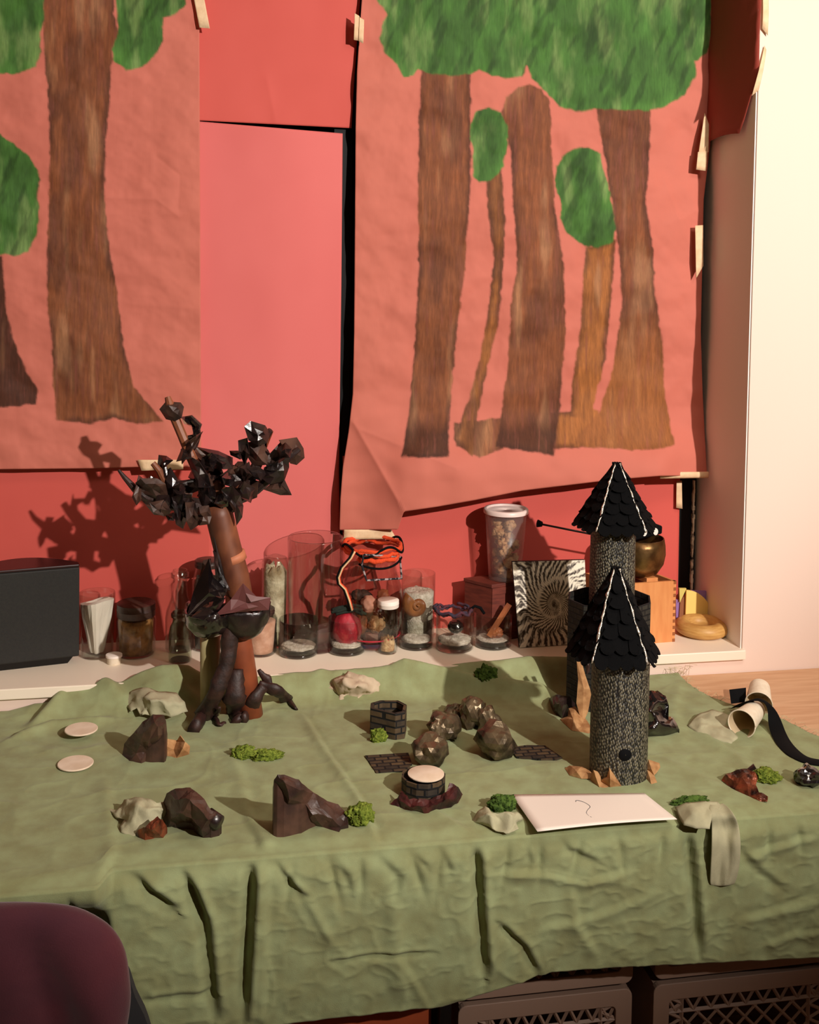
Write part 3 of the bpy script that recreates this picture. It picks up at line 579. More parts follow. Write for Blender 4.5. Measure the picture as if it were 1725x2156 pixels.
def jar(name, cx, py, hw, pt, label, cat, prof, group=None, gm='glass', fill=None, lid=None, foot=.004, n=48, wall=.0018):
    """prof: [(fraction of radius, fraction of height)] of the outside; fill=(mat,z0,z1,seed,amp)"""
    c, r = spot_on(cx, py, hw); h = zat(c, pt)-SILL; t = thing(name, (c[0], c[1], SILL), label, cat, group)
    out = [(f*r, z*h+.0003) for f, z in prof]; inn = [(max(f*r-wall, .001), max(z*h, foot)) for f, z in prof][::-1]
    MB().lathe((c[0], c[1], SILL), [(.0008, .0003)]+out+inn+[(.0008, foot)], n=n, caps=False).build('glass_body', M[gm], t)
    if fill:
        def rad(z): return float(np.interp(z, [q[1] for q in prof], [q[0] for q in prof]))
        m_, z0, z1, sd, amp = fill; q = fillmesh((c[0], c[1], 0), (rad(z0))*r-wall-.0012, rad(z1)*r-wall-.0012, SILL+foot+.001+z0*h, SILL+z1*h, sd, amp); q.build('contents', M[m_], t)
    if lid:
        m_, fr_, z0, z1 = lid; lr = fr_*r
        MB().lathe((c[0], c[1], SILL+z0*h), [(lr*.97, 0), (lr, .001), (lr, (z1-z0)*h*.45), (lr*1.02, (z1-z0)*h*.5), (lr, (z1-z0)*h*.55), (lr, (z1-z0)*h-.001), (lr*.95, (z1-z0)*h)], n=n).build('lid', M[m_], t, angle=50)
    return t, c, r, h
cyl = [(.93, 0), (1, .04), (1, .5), (1, .985), (.985, 1)]
votive = [(.94, 0), (1, .03), (1, .5), (1, .98), (.98, 1)]
G = 'glass jars and bottles along the sill'
t, c, r, h = jar('glass_tumbler', 204, 1392, 37, 1247, 'tall clear glass holding a crumpled white paper cone, right of the black speaker', 'glass', [(.86, 0), (.9, .03), (1, .6), (1.0, .985), (.985, 1)], G)
q = MB(); n = 24; vs = []
for j, (rr, zz) in enumerate([(.30, .05), (.38, .12), (.52, .35), (.70, .60), (.86, .80), (.88, .86), (.6, .88), (.2, .84)]):
    for k in range(n):
        a = 2*math.pi*k/n; f = 1+(.20 if j < 4 else .10)*math.cos(4*a+j*.2); vs.append((c[0]+rr*r*f*math.cos(a), c[1]+rr*r*f*math.sin(a), SILL+zz*h+(.05*h*math.cos(a+.6) if j >= 4 else 0)))
q.add(vs, [(j*n+k, j*n+(k+1) % n, (j+1)*n+(k+1) % n, (j+1)*n+k) for j in range(7) for k in range(n)]+[tuple(range(n))[::-1], tuple(7*n+k for k in range(n))]); q.build('paper_cone', M['white'], t, smooth=False)
c, r = spot_on(240, 1402, 17); z1 = zat(c, 1377); ct = thing('bottle_cap', (c[0], c[1], SILL), 'small white cylindrical cap standing on the front edge of the sill', 'cap')
MB().lathe((c[0], c[1], SILL), [(r*.82, 0), (r*.85, .001), (r*.86, (z1-SILL)*.6), (r*.86, (z1-SILL)*.68)], n=28).build('body', M['cup'], ct, angle=40)
MB().lathe((c[0], c[1], SILL+(z1-SILL)*.68), [(r*.9, 0), (r, .001), (r, (z1-SILL)*.28), (r*.9, (z1-SILL)*.32)], n=28).build('rim', M['white'], ct, angle=40)
jar('storage_jar', 286, 1390, 41, 1268, 'squat jar of amber grains with a dark screw lid', 'jar', [(.9, 0), (1, .05), (1, .68), (.92, .76), (.92, .96)], G, fill=('amber', 0, .70, 4, .05), lid=('brownpaper', .97, .74, 1.0))
jar('glass_bottle', 378, 1378, 30, 1200, 'clear glass bottle with narrow neck, behind the small stoppered jar', 'bottle', [(.9, 0), (1, .03), (1, .40), (.92, .50), (.6, .66), (.5, .76), (.5, .90), (.62, .91), (.62, .97), (.5, .98), (.5, 1)], G)
jar('glass_bottle', 379, 1400, 24, 1288, 'small greenish glass bottle with wide lip at the sill edge', 'bottle', [(.9, 0), (1, .04), (1, .55), (.88, .70), (.66, .80), (.66, .88), (.8, .9), (.8, .97), (.7, 1)], G, gm='glassg', fill=('darkfill', 0, .04, 2, .1))
jar('storage_jar', 436, 1375, 32, 1178, 'tall glass jar with dark mixed contents, behind the paper tree trunk', 'jar', [(.9, 0), (1, .03), (1, .75), (.8, .9), (.8, 1)], G, fill=('darkfill', 0, .72, 5, .15), lid=('brownpaper', .84, .92, 1.0))
jar('storage_jar', 578, 1368, 28, 1168, 'tall slim jar of grey fluff, left of the big ribbed glass vase', 'jar', [(.9, 0), (1, .03), (1, .9), (.85, .97), (.3, 1)], G, fill=('greyfill', 0, .82, 7, .1))
jar('storage_jar', 549, 1387, 34, 1280, 'round shouldered jar of pinkish grains, right of the paper tree trunk', 'jar', [(.86, 0), (1, .06), (1, .78), (.82, .9), (.8, 1)], G, fill=('pink', 0, .72, 8, .04), lid=('brownpaper', .84, .88, 1.0))
# ribbed vase
c, r = spot_on(662, 1364, 58); h = zat(c, 1130)-SILL; t = thing('glass_vase', (c[0], c[1], SILL), 'large clear ribbed glass vase, the tallest vessel on the sill', 'vase')
q = MB(); n = 96; vs = []; prof = [(.0, .0), (.9, 0), (.94, .02), (.97, .3), (1.0, .9), (1.01, .985), (.985, 1), (.955, .985), (.93, .3), (.88, .04), (0.01, .04)]
for j, (f, z) in enumerate(prof):
    for k in range(n):
        a = 2*math.pi*k/n; rr = r*f*(1+.012*math.cos(12*a)*(1 if .01 < z < .8 else 0)); vs.append((c[0]+rr*math.cos(a), c[1]+rr*math.sin(a), SILL+z*h+.0004))
q.add(vs, [(j*n+k, j*n+(k+1) % n, (j+1)*n+(k+1) % n, (j+1)*n+k) for j in range(len(prof)-1) for k in range(n)]); q.build('glass_body', M['glassr'], t)
VG = 'short clear glass tumblers on the sill'
def vot(cx, py, hw, pt, label, fm, sd, lv=.22):
    t, c, r, h = jar('glass_tumbler', cx, py, hw, pt, label, 'glass', votive, VG, fill=(fm, .09, lv, sd, .5), foot=.0075, wall=.0022)
    MB().lathe((c[0], c[1], SILL+.0008), [(r*.9, 0), (r*.965, .0012), (r*.955, .0062)], n=40).build('thick_foot', M['glassbase'], t); return t, c, r, h
vot(628, 1390, 42, 1303, 'short clear tumbler of white crystals, first right of the paper tree', 'salt', 11, .26)
_, vc2, vr2, vh2 = vot(730, 1384, 40, 1300, 'short clear tumbler of white crystals under a red felt ball', 'salt', 12, .30)
_, vc3, vr3, vh3 = vot(876, 1372, 36, 1299, 'short clear tumbler carrying a large amber snail shell', 'salt', 13, .3)
_, vc4, vr4, vh4 = vot(957, 1378, 40, 1291, 'short clear tumbler with dark blue yarn on its rim', 'salt', 14, .3)
_, vc5, vr5, vh5 = vot(1037, 1371, 40, 1288, 'short clear tumbler with an orange stick leaning out of it', 'salt', 15, .22)

def blob(name, c, rad, m, parent=None, seed=1, amp=.18, sc=2.2, facet=0., label=None, cat=None, rz=0, det=4, zmin=None, group=None, fine=0., pit=0.):
    bm = bmesh.new(); bmesh.ops.create_icosphere(bm, subdivisions=det, radius=1); mb = MB(); ca, sa = math.cos(rz), math.sin(rz)
    for v in bm.verts:
        p = v.co.copy(); k = 1+amp*noise.fractal(p*sc+Vector((seed*3.1, seed, -seed)), 1., 2., 3)
        if facet: 
            q = noise.voronoi(p*1.6+Vector((seed, seed*2, 0)))[0]; k += facet*(q[1]-q[0])-facet*.35
        if fine: k += fine*noise.noise(p*9+Vector((seed, 0, 0)))
        if pit: k -= pit*max(0, .30-noise.voronoi(p*5.5+Vector((0, seed, 0)))[0][0])*3
        x, y, z = p.x*k*rad[0], p.y*k*rad[1], p.z*k*rad[2]; v.co = (c[0]+x*ca-y*sa, c[1]+x*sa+y*ca, c[2]+z)
        if zmin is not None and v.co.z < zmin: v.co.z = zmin+(v.co.z-zmin)*.02
    mb.add([tuple(v.co) for v in bm.verts], [tuple(x.index for x in f.verts) for f in bm.faces]); bm.free()
    o = mb.build(name, m, parent, smooth=not facet, angle=None)
    if parent is None: tag(o, label, cat, group)
    return o
# red ball with dark yarn on it
P = np.array([vc2[0], vc2[1], SILL+vh2*.62])
rb = thing('felt_ball', P-[0, 0, vr2*.8], 'red felt ball sitting in a tumbler with dark green yarn on top', 'felt ball')
blob('ball', P, (vr2*.74, vr2*.74, vr2*1.0), M['redwax'], rb, 3, .1)
q = MB(); tp = zat(vc2, 1282)
for k in range(5):
    pts = [(vc2[0]-.045+.018*k*.4+.012*random.uniform(-1, 1), vc2[1]-.01+random.uniform(-.01, .01), tp-.002+random.uniform(-.004, .004))]
    for s_ in range(4): pts.append((pts[-1][0]+.016, pts[-1][1]+random.uniform(-.006, .006), pts[-1][2]+random.uniform(.000, .006)-(.003*s_ if s_ > 1 else -.001)))
    q.tube(pts, .0032, 7)
q.build('yarn_tuft', mat('dark_green_yarn', (26, 38, 30), .9), rb)
# shell: spiral of swelling whorls
c = np.array([vc3[0], vc3[1]-.006, zat(vc3, 1272)]); R0 = 34/scale_at(vc3); q = MB(); pts = []; rs = []
for k in range(90):
    a = k*.14; f = math.exp(-.105*k*.14*1.6); pts.append(c+np.array([math.cos(a+2.2)*R0*.52*f-R0*.12*(1-f), -.008*(1-f)-.010*(1-f)**2*2, math.sin(a+2.2)*R0*.52*f+R0*.1*(1-f)])); rs.append(R0*.56*f)
q.tube(pts, rs, 18); tag(q.build('snail_shell', M['shell'], origin=c-[0, 0, R0]), 'large amber spiral snail shell resting on a tumbler rim', 'shell')
# spice jar
jar('spice_jar', 816, 1381, 23, 1262, 'small ribbed spice jar with white lid and brown flakes', 'spice jar', [(.82, 0), (.9, .04), (.9, .78), (.8, .84), (.8, .9)], G, fill=('popcorn', 0, .2, 17, .6), lid=('white', .98, .86, 1.0))
# tumbler behind
jar('glass_tumbler', 879, 1352, 36, 1206, 'tall clear glass half filled with white crystals, behind the snail shell', 'glass', cyl, G, fill=('salt', 0, .72, 19, .04))
# big round jar
c, r = spot_on(782, 1354, 66); h = zat(c, 1150)-SILL; t = thing('round_jar', (c[0], c[1], SILL), 'big round glass jar with orange and black yarn round its mouth', 'jar')
pr = [(.62, 0), (.80, .05), (.98, .25), (1.0, .42), (.93, .6), (.80, .74), (.76, .80), (.78, .9), (.86, .985), (.84, 1)]
out = [(f*r, z*h+.0003) for f, z in pr]; inn = [(f*r-.002, max(z*h, .006)) for f, z in pr][::-1]
MB().lathe((c[0], c[1], SILL), [(.0008, .0003)]+out+inn+[(.0008, .006)], n=56, caps=False).build('glass_body', M['glassr'], t)
for k, (a, rr, zz, s_, m_) in enumerate([(1.2, .35, .2, .34, 'popcorn'), (3.4, .40, .22, .3, 'copperclay'), (5.0, .4, .25, .28, 'popcorn'), (.2, .42, .42, .24, 'copperclay'), (2.5, .3, .46, .26, 'darkfill'), (4.3, .38, .45, .25, 'pink'), (5.6, .4, .52, .2, 'copperclay'), (3.3, .5, .52, .18, 'darkfill')]):
    blob('tan_lump', (c[0]+math.cos(a)*rr*r, c[1]+math.sin(a)*rr*r, SILL+zz*h), (s_*r,)*3, M[m_], t, k, .3, 2.5, det=3)
def ringpts(c, rr, z, a0, a1, n, wob=.004, sd=0):
    return [(c[0]+math.cos(a)*rr*(1+.06*nz((a, sd, 0), 1.5, sd)), c[1]+math.sin(a)*rr*(1+.06*nz((a, sd, 1), 1.5, sd)), z+wob*nz((a*2, sd, 0), 1.1, sd+4)) for a in np.linspace(a0, a1, n)]
yr = thing('yarn_trim', (c[0], c[1], SILL+h), 'orange and black yarn garland hanging round the mouth of the big round jar', 'yarn')
rim = SILL+h
for k, z in enumerate((.004, -.004)):
    MB().tube(ringpts(c, r*.90, rim+z, 0, 2*math.pi, 60, .006, k), .0042, 8).build('orange_strand', M['orange'], yr)
q = MB(); q.tube(ringpts(c, r*.86, rim-.016, -2.3, -.5, 26, .008, 6), .0052, 8); q.build('orange_strand', M['orange'], yr)
MB().tube([(c[0]+math.cos(a)*r*.96, c[1]+math.sin(a)*r*.96, rim+.002+.010*math.sin(a*4)) for a in np.linspace(0, 2*math.pi, 90)], .0026, 7).build('black_strand', M['black'], yr)
MB().tube([(c[0]+math.cos(a)*r*.93, c[1]+math.sin(a)*r*.93, rim-.022-.010*math.sin((a+2.3)*1.7)) for a in np.linspace(-2.2, -.35, 26)], .0024, 7).build('black_strand', M['black'], yr)
yl = c[1]-r*1.05
lp = [aty(px, py, yl+.02) for px, py in ((748, 1160), (740, 1175), (722, 1195), (714, 1215), (716, 1228), (728, 1240), (736, 1262), (742, 1284))]
MB().tube(lp, .0030, 7).build('orange_strand', M['orange'], yr)
MB().tube([p+np.array([-.0045, -.001, 0]) for p in lp], .0024, 7).build('black_strand', M['black'], yr)
MB().tube([p+np.array([-.0012, -.0045, 0]) for p in lp], .0018, 7).build('cream_strand', M['creamyarn'], yr)
for pts in ([(766, 1168), (842, 1172), (846, 1218), (772, 1222), (762, 1190), (766, 1168)],):
    pp = []
    for (a, b), (e1, f1) in zip(pts[:-1], pts[1:]):
        for s_ in np.linspace(0, 1, 8)[:-1]:
            px, py = a+(e1-a)*s_, b+(f1-b)*s_; dx = (px-782)/66*r; Yc = c[1]-math.sqrt(max(0, (r*.98)**2-dx*dx)); pp.append(aty(px, py, Yc))
    pp.append(pp[0]); MB().tube(pp, .0022, 7).build('twisted_cord', M['twist'], yr)
MB().lathe((c[0], c[1], SILL+.010), [(r*.80, 0), (r*.86, .010)], n=48, caps=False).build('dark_band', M['blueyarn'], yr)
MB().tube([(c[0]+math.cos(a)*r*.90, c[1]+math.sin(a)*r*.90, SILL+.027) for a in np.linspace(0, 2*math.pi, 50)], .0018, 6).build('red_strand', M['redwax'], yr)
# blue yarn on the fourth tumbler
q = MB(); z4 = SILL+vh4
for k in range(3): q.tube(ringpts((vc4[0]-.004, vc4[1]+.004), vr4*(.8+.1*k), z4+.003+.002*k, .3+k, 5.4+k, 40, .008, 20+k), .0032, 6)
tag(q.build('yarn_skein', M['blueyarn'], origin=(vc4[0], vc4[1], z4)), 'loose dark blue yarn skein lying over the rim of a tumbler', 'yarn')
q = MB(); q.tube([aty(px, py, vc5[1]-.012) for px, py in ((990, 1284), (1000, 1276), (1012, 1280), (1020, 1292))], .0032, 6); tag(q.build('yarn_scrap', M['black']), 'short black yarn scrap draped on the rim between two tumblers', 'yarn')
# orange stick and clay lump
q = MB(); Pa = aty(1073, 1272, vc5[1]-.005); Pb = aty(1030, 1340, vc5[1]-.012); q.tube([Pa, Pb], .0065, 4, upv=(0, 1, 0)); tag(q.build('craft_stick', M['copperclay'], smooth=False), 'orange brown wooden stick leaning out of a tumbler', 'stick')
blob('clay_lump', (vc5[0]+.005, vc5[1]-.002, SILL+.027), (.017, .014, .012), M['copperclay'], None, 5, .3, label='orange brown clay lump inside the tumbler with the stick', cat='clay')
blob('marble', (vc4[0], vc4[1]-.006, SILL+.048), (.017, .017, .014), M['gloss'], None, 2, .05, label='dark round bead hanging in the tumbler with the blue yarn', cat='bead')
# dark wooden box and tub
Pc = atz(1034, 1352, SILL); u1 = np.array([-.62, .78, 0]); u2 = np.array([.9, .25, 0]); u2 /= np.linalg.norm(u2); u1 /= np.linalg.norm(u1); zb = zat(Pc, 1231)
q0 = [Pc, Pc+u2*.085, Pc+u2*.085+u1*.075, Pc+u1*.075]; bx = thing('wooden_box', (Pc[0], Pc[1]+.05, SILL), 'dark reddish wooden box under the popcorn tub', 'box')
def up_(l, dz): return [p+np.array([0, 0, dz]) for p in l]
MB().hexa(q0, up_(q0, zb-SILL-.008)).build('body', M['darkwood'], bx, smooth=False, bevel=.001)
ctr = sum(q0)/4; q1 = [ctr+(p-ctr)*1.04 for p in q0]; MB().hexa(up_(q1, zb-SILL-.0079), up_(q1, zb-SILL)).build('lid', M['darkwood'], bx, smooth=False, bevel=.001)
fr = MB()
for s0, s1, a0, a1 in ((0, 1, 0, .12), (0, 1, .88, 1), (0, .1, .12, .88), (.9, 1, .12, .88)):
    l = [Pc+u2*.085*s0, Pc+u2*.085*s1]; n_ = np.array([u2[1], -u2[0], 0]); zz0 = (zb-SILL-.008)*a0; zz1 = (zb-SILL-.008)*a1
    fr.hexa([l[0]+[0, 0, zz0], l[1]+[0, 0, zz0], l[1]+n_*.002+[0, 0, zz0], l[0]+n_*.002+[0, 0, zz0]], [l[0]+[0, 0, zz1], l[1]+[0, 0, zz1], l[1]+n_*.002+[0, 0, zz1], l[0]+n_*.002+[0, 0, zz1]])
fr.build('front_frame', M['darkwood'], bx, smooth=False)
c = ctr.copy(); c[2] = zb
cc = aty(1063, 1214, c[1]); c[0] = cc[0]; sc_ = scale_at(cc); ztop = zat(c, 1070)
tu = thing('plastic_tub', (c[0], c[1], zb), 'tall cloudy plastic tub of tan popcorn with a white lid', 'tub')
r0, r1 = 33/sc_, 44/sc_; hh = ztop-zb-.001
MB().lathe((c[0], c[1], zb+.001), [(.001, 0), (r0, 0), (r0+.001, .003), (r1, hh-.006), (r1-.001, hh-.006), (r0-.0004, .004), (.001, .003)], n=48, caps=False).build('tub_body', M['plastic'], tu)
MB().lathe((c[0], c[1], ztop-.010), [(r1+.001, 0), (r1+.003, .001), (r1+.003, .008), (r1+.001, .010), (r1-.003, .010), (r1-.005, .006), (.001, .006)], n=48, caps=False).build('lid', M['lidw'], tu, angle=50, solid=.0008)
rng = random.Random(3)
for k in range(30):
    f = rng.random()**1.1; zz = zb+.012+f*hh*.76; rad = (r0+(r1-r0)*f)-.014; a = rng.uniform(0, 6.28); ro = rad*math.sqrt(rng.random())*(1 if f < .6 else .55); blob('popcorn_piece', (c[0]+ro*math.cos(a)-.004*f, c[1]+ro*math.sin(a), zz), (.0115,)*3, M['popcorn'], tu, k, .55, 2.6, det=3)
# patterned tile
bl = atz(1092, 1361, SILL+.001); br = atz(1241, 1357, SILL+.001); br[1] = bl[1]+.004
tlx, trx = 1077, 1229; lean = .030
def depthpt(px, py, Y): return aty(px, py, Y)
tl = aty(tlx, 1181, bl[1]+lean); tr_ = aty(trx, 1177, br[1]+lean)
na, nb = 300, 270; uu, vv = np.meshgrid(np.linspace(0, 1, nb), np.linspace(0, 1, na))
Pg = (bl[None, None]*(1-uu)[..., None]+br*uu[..., None])*(1-vv)[..., None]+(tl*(1-uu)[..., None]+tr_*uu[..., None])*vv[..., None]
wx = uu-.54+.06*(fbm(uu*4, vv*4, 3, 3)-.5); wy = vv-.48+.06*(fbm(uu*4, vv*4, 3, 8)-.5); rr = np.hypot(wx, wy)+1e-3; th = np.arctan2(wy, wx); lr = np.log(rr)
s_ = (th+4*lr)/(2*np.pi); a_ = np.abs(s_-np.floor(s_)-.5)*2
v1 = np.cos(34*th+3*np.pi*lr+4*np.pi*a_+5*(fbm(uu*7, vv*7, 3, 12)-.5)); v2 = np.cos(68*th-13*lr+4*np.pi*a_+14*fbm(uu*14, vv*14, 3, 5))
val = .5+.40*v1*sst(0, .25, a_)+.20*v2+.30*np.exp(-(a_/.12)**2)-.4*sst(.75, 1, a_)*(.5+.5*v1)+.6*(fbm(uu*26, vv*26, 3, 7)-.5)-.8*np.exp(-(rr/.035)**2)+.5*sst(.72, 1, uu)*sst(.7, 1, vv)
val = sst(.08, .92, np.clip(val, 0, 1))
ca_ = np.array(lin((62, 50, 40))); cb = np.array(lin((248, 238, 216))); cc_ = ca_+(cb-ca_)*val[..., None]
ti = thing('patterned_tile', (bl+br)/2, 'square tile with black and cream spiral feather pattern leaning behind the towers', 'tile')
q = MB().grid(Pg-np.array([0, .0085, 0])); q.col = np.concatenate([cc_, np.ones((na, nb, 1))], -1).reshape(-1, 4); q.build('tile_face', M['tile'], ti)
MB().hexa([bl+[0, -.008, 0], br+[0, -.008, 0], br, bl], [tl+[0, -.008, 0], tr_+[0, -.008, 0], tr_, tl]).build('tile_back', M['tileedge'], ti, smooth=False)
# finger-jointed box
A = atz(1290, 1361, SILL); B = atz(1421, 1351, SILL); ev = (B-A)/np.linalg.norm(B-A); nv_ = np.array([-ev[1], ev[0], 0]); nv_ = np.array([-ev[1]*1.0-.25, ev[0], 0]); nv_ /= np.linalg.norm(nv_)
zt = zat(B, 1223); D_ = .10; Wd = np.linalg.norm(B-A); th_ = .006
jb = thing('wooden_box', ((A+B)/2+nv_*.05)*[1, 1, 0]+[0, 0, SILL], 'pale orange finger jointed wooden box under the brass bowl', 'box')
def bq(s0, s1, d0, d1): return [A+ev*s0+nv_*d0, A+ev*s1+nv_*d0, A+ev*s1+nv_*d1, A+ev*s0+nv_*d1]
hB = zt-SILL
for (s0, s1, d0, d1, nm) in ((0, Wd, 0, th_, 'front_panel'), (0, Wd, D_-th_, D_, 'back_panel'), (0, th_, th_, D_-th_, 'side_panel'), (Wd-th_, Wd, th_, D_-th_, 'side_panel')):
    MB().hexa(bq(s0, s1, d0, d1), up_(bq(s0, s1, d0, d1), hB)).build(nm, M['boxwood'], jb, smooth=False)
fj = MB(); nf = 19
for k in range(0, nf, 2):
    z0 = hB*k/nf; z1 = hB*(k+1)/nf; fj.hexa([p+np.array([0, 0, z0]) for p in bq(Wd-th_*1.0, Wd+.0003, -.0004, th_)], [p+np.array([0, 0, z1]) for p in bq(Wd-th_*1.0, Wd+.0003, -.0004, th_)])
fj.build('finger_joints', M['boxend'], jb, smooth=False)
MB().hexa([p+np.array([0, 0, hB-.004]) for p in bq(Wd*.58, Wd*.76, .012, .05)], [p+np.array([0, 0, hB+.006]) for p in bq(Wd*.58, Wd*.76, .012, .05)]).build('sliding_tab', M['boxwood'], jb, smooth=False)
MB().hexa([p+np.array([0, 0, hB-.02]) for p in bq(th_, Wd-th_, th_, D_-th_)], [p+np.array([0, 0, hB-.016]) for p in bq(th_, Wd-th_, th_, D_-th_)]).build('inner_tray', M['darkwood'], jb, smooth=False)
# brass bowl
bc = (A+B)/2+nv_*.055; bcx = aty(1345, 1210, bc[1]); bc = np.array([bcx[0], bc[1], zt+.001]); sc_ = scale_at(bc); rb_ = 55/sc_; zr = zat(bc, 1131)-bc[2]
bw = thing('brass_bowl', bc, 'round aged brass singing bowl standing on the jointed wooden box', 'bowl')
pf = [(.001, 0), (rb_*.4, .0), (rb_*.72, zr*.12), (rb_*.93, zr*.35), (rb_*1.0, zr*.6), (rb_*.98, zr*.82), (rb_*.93, zr), (rb_*.90, zr), (rb_*.95, zr*.8), (rb_*.96, zr*.6), (rb_*.89, zr*.36), (rb_*.68, zr*.15), (.001, .004)]
MB().lathe(bc, pf, n=56, caps=False).build('bowl_body', M['brass'], bw)
cu = thing('pointed_cushion', bc+[0, 0, zr], 'black pointed cloth cushion with white petal marks inside the brass bowl', 'cushion')
pk = [aty(px, py, bc[1]-.01) for px, py in ((1350, 1090), (1396, 1108), (1395, 1124), (1330, 1140), (1312, 1118))]
MB().prism(pk, (0, .05, -.006)).build('cushion_body', M['black'], cu, smooth=False, bevel=.003)
for cxp, cyp, s_ in ((1357, 1120, 8), (1369, 1119, 3), (1381, 1119, 7)):
    pp = [aty(cxp+s_*.75*math.cos(a), cyp+s_*math.sin(a)*(1.15 if math.sin(a) > 0 else 1), bc[1]-.0125) for a in np.linspace(0, 6.28, 13)[:-1]]; MB().prism(pp, (0, .003, 0)).build('petal_mark', M['white'], cu, smooth=False)
ml = thing('mallet', aty(1200, 1116, bc[1]-.02), 'thin dark mallet leaning out of the brass bowl to the left', 'mallet')
MB().tube([aty(1142, 1104, bc[1]-.025), aty(1322, 1140, bc[1]-.02)], .0022, 8).build('handle', M['mallet'], ml)
P = aty(1136, 1103, bc[1]-.025); MB().tube([P+[-.004, 0, .001], P+[.006, 0, -.001]], [.0085, .0055], 10).build('tip', M['black'], ml)
# foam shapes and ring
YF2 = WY+.165
def foam(px_, Y, m, label, th=.006, nm='foam_shape'):
    q = MB().prism([aty(a, b, Y) for a, b in px_], (0, th, 0)); return tag(q.build(nm, M[m], smooth=False), label, 'foam shape', 'craft foam shapes in the sill corner')
foam([(1452, 1244), (1497, 1245), (1508, 1292), (1462, 1290)], YF2+.010, 'purple', 'purple foam square behind the yellow quarter circle')
arc = [(1446, 1243)]+[(1446+52*math.sin(a), 1296-53*math.cos(a)) for a in np.linspace(.12, math.pi/2, 12)]+[(1444, 1296)]
foam(arc, YF2, 'yellow', 'yellow foam quarter circle standing in the right corner of the sill')
foam([(1431, 1239), (1446, 1239), (1432, 1269)], YF2+.004, 'yellow2', 'small pale yellow foam triangle beside the quarter circle')
foam([(1433, 1266), (1444, 1252), (1444, 1302), (1430, 1306)], YF2+.008, 'brownfoam', 'small brown foam wedge between the box and the yellow quarter circle')
foam([(1424, 1262), (1431, 1264), (1436, 1300), (1424, 1302)], YF2+.012, 'purple', 'lilac foam strip just right of the finger jointed box')
foam([(1480, 1297), (1503, 1297), (1500, 1306), (1484, 1306)], YF2+.004, 'purple', 'purple foam scrap showing under the yellow quarter circle')
c, r = spot_on(1477, 1352, 56); q = MB(); n, m_ = 48, 16; rt_ = r*.26; vs = []
for k in range(n):
    for j in range(m_):
        a, b = 2*math.pi*k/n, 2*math.pi*j/m_; R1 = r-rt_*1.15; vs.append((c[0]+(R1+rt_*1.15*math.cos(b))*math.cos(a), c[1]+(R1+rt_*1.15*math.cos(b))*math.sin(a), SILL+rt_*1.02+rt_*math.sin(b)))
q.add(vs, [(k*m_+j, ((k+1) % n)*m_+j, ((k+1) % n)*m_+(j+1) % m_, k*m_+(j+1) % m_) for k in range(n) for j in range(m_)]); tag(q.build('wooden_ring', M['bamboo']), 'thick pale wooden ring lying flat at the right end of the sill', 'wooden ring')

# ============================================================ things on the cloth
def ats(px, py, z, ym=2.245):
    P = atz(px, py, z); return P if P[1] <= ym else aty(px, py, ym)
def relief(name, outline, inner, m, parent=None, sub=2, amp=.004, nsc=40, thick=.0012, closed=False, S=None, smooth=False, seed=1, label=None, cat=None, group=None, lift=.001):
    S = TC if S is None else S; pts = list(outline)+list(inner); n = len(outline)
    r = delaunay_2d_cdt([Vector((p[0], -p[1])) for p in pts], [], [list(range(n))[::-1]], 1, 1e-4)
    vv, _, ff, ov = r[0], r[1], r[2], r[3]
    bm = bmesh.new(); bv = []
    for i, v in enumerate(vv):
        h = pts[ov[i][0]][2] if ov[i] else .0; bv.append(bm.verts.new(ats(v.x, -v.y, S+h+lift, 2.262)))
    for f in ff:
        try: bm.faces.new([bv[i] for i in f])
        except Exception: pass
    bmesh.ops.recalc_face_normals(bm, faces=bm.faces)
    if sum(f.normal.z for f in bm.faces) < 0: bmesh.ops.reverse_faces(bm, faces=bm.faces)
    bmesh.ops.subdivide_edges(bm, edges=bm.edges, cuts=sub, use_grid_fill=True)
    bnd = {v for e in bm.edges if len(e.link_faces) == 1 for v in e.verts}
    for v in bm.verts:
        k = noise.fractal(v.co*nsc+Vector((seed*3., seed, 0)), 1., 2., 3); k2 = noise.noise(v.co*nsc*.9+Vector((0, seed, 5)))
        a = amp*(.45 if v in bnd else 1)
        v.co.z = max(S+lift*.5, v.co.z+a*k); v.co.x += a*.6*k2; v.co.y += a*.6*noise.noise(v.co*nsc+Vector((9, seed, 0)))
    if closed:
        be = [e for e in bm.edges if len(e.link_faces) == 1]; g = bmesh.ops.extrude_edge_only(bm, edges=be); nv = [x for x in g['geom'] if isinstance(x, bmesh.types.BMVert)]
        for v in nv: v.co.z = S+lift*.3
        be = [e for e in bm.edges if len(e.link_faces) == 1]; bmesh.ops.holes_fill(bm, edges=be, sides=0); bmesh.ops.recalc_face_normals(bm, faces=bm.faces)
    mb = MB().add([tuple(v.co) for v in bm.verts], [tuple(x.index for x in f.verts) for f in bm.faces]) if not bm.verts.index_update() else None
    bm.free(); o = mb.build(name, m, parent, smooth=smooth, solid=0 if closed else thick)
    if parent is None: tag(o, label, cat, group)
    return o
def plate(name, pl, z, m, th=.003, parent=None, **k):
    q = MB().prism([atz(x, y, z) for x, y in pl], (0, 0, th)); return q.build(name, m, parent, smooth=False, **k)
def smoothpoly(pts, n=4):
    out = []; L_ = len(pts)
    for i in range(L_):
        p0, p1, p2, p3 = [np.array(pts[(i+j) % L_], float) for j in (-1, 0, 1, 2)]
        for s_ in range(n):
            t = s_/n; out.append(tuple(.5*((2*p1)+(-p0+p2)*t+(2*p0-5*p1+4*p2-p3)*t*t+(-p0+3*p1-3*p2+p3)*t**3)))
    return out

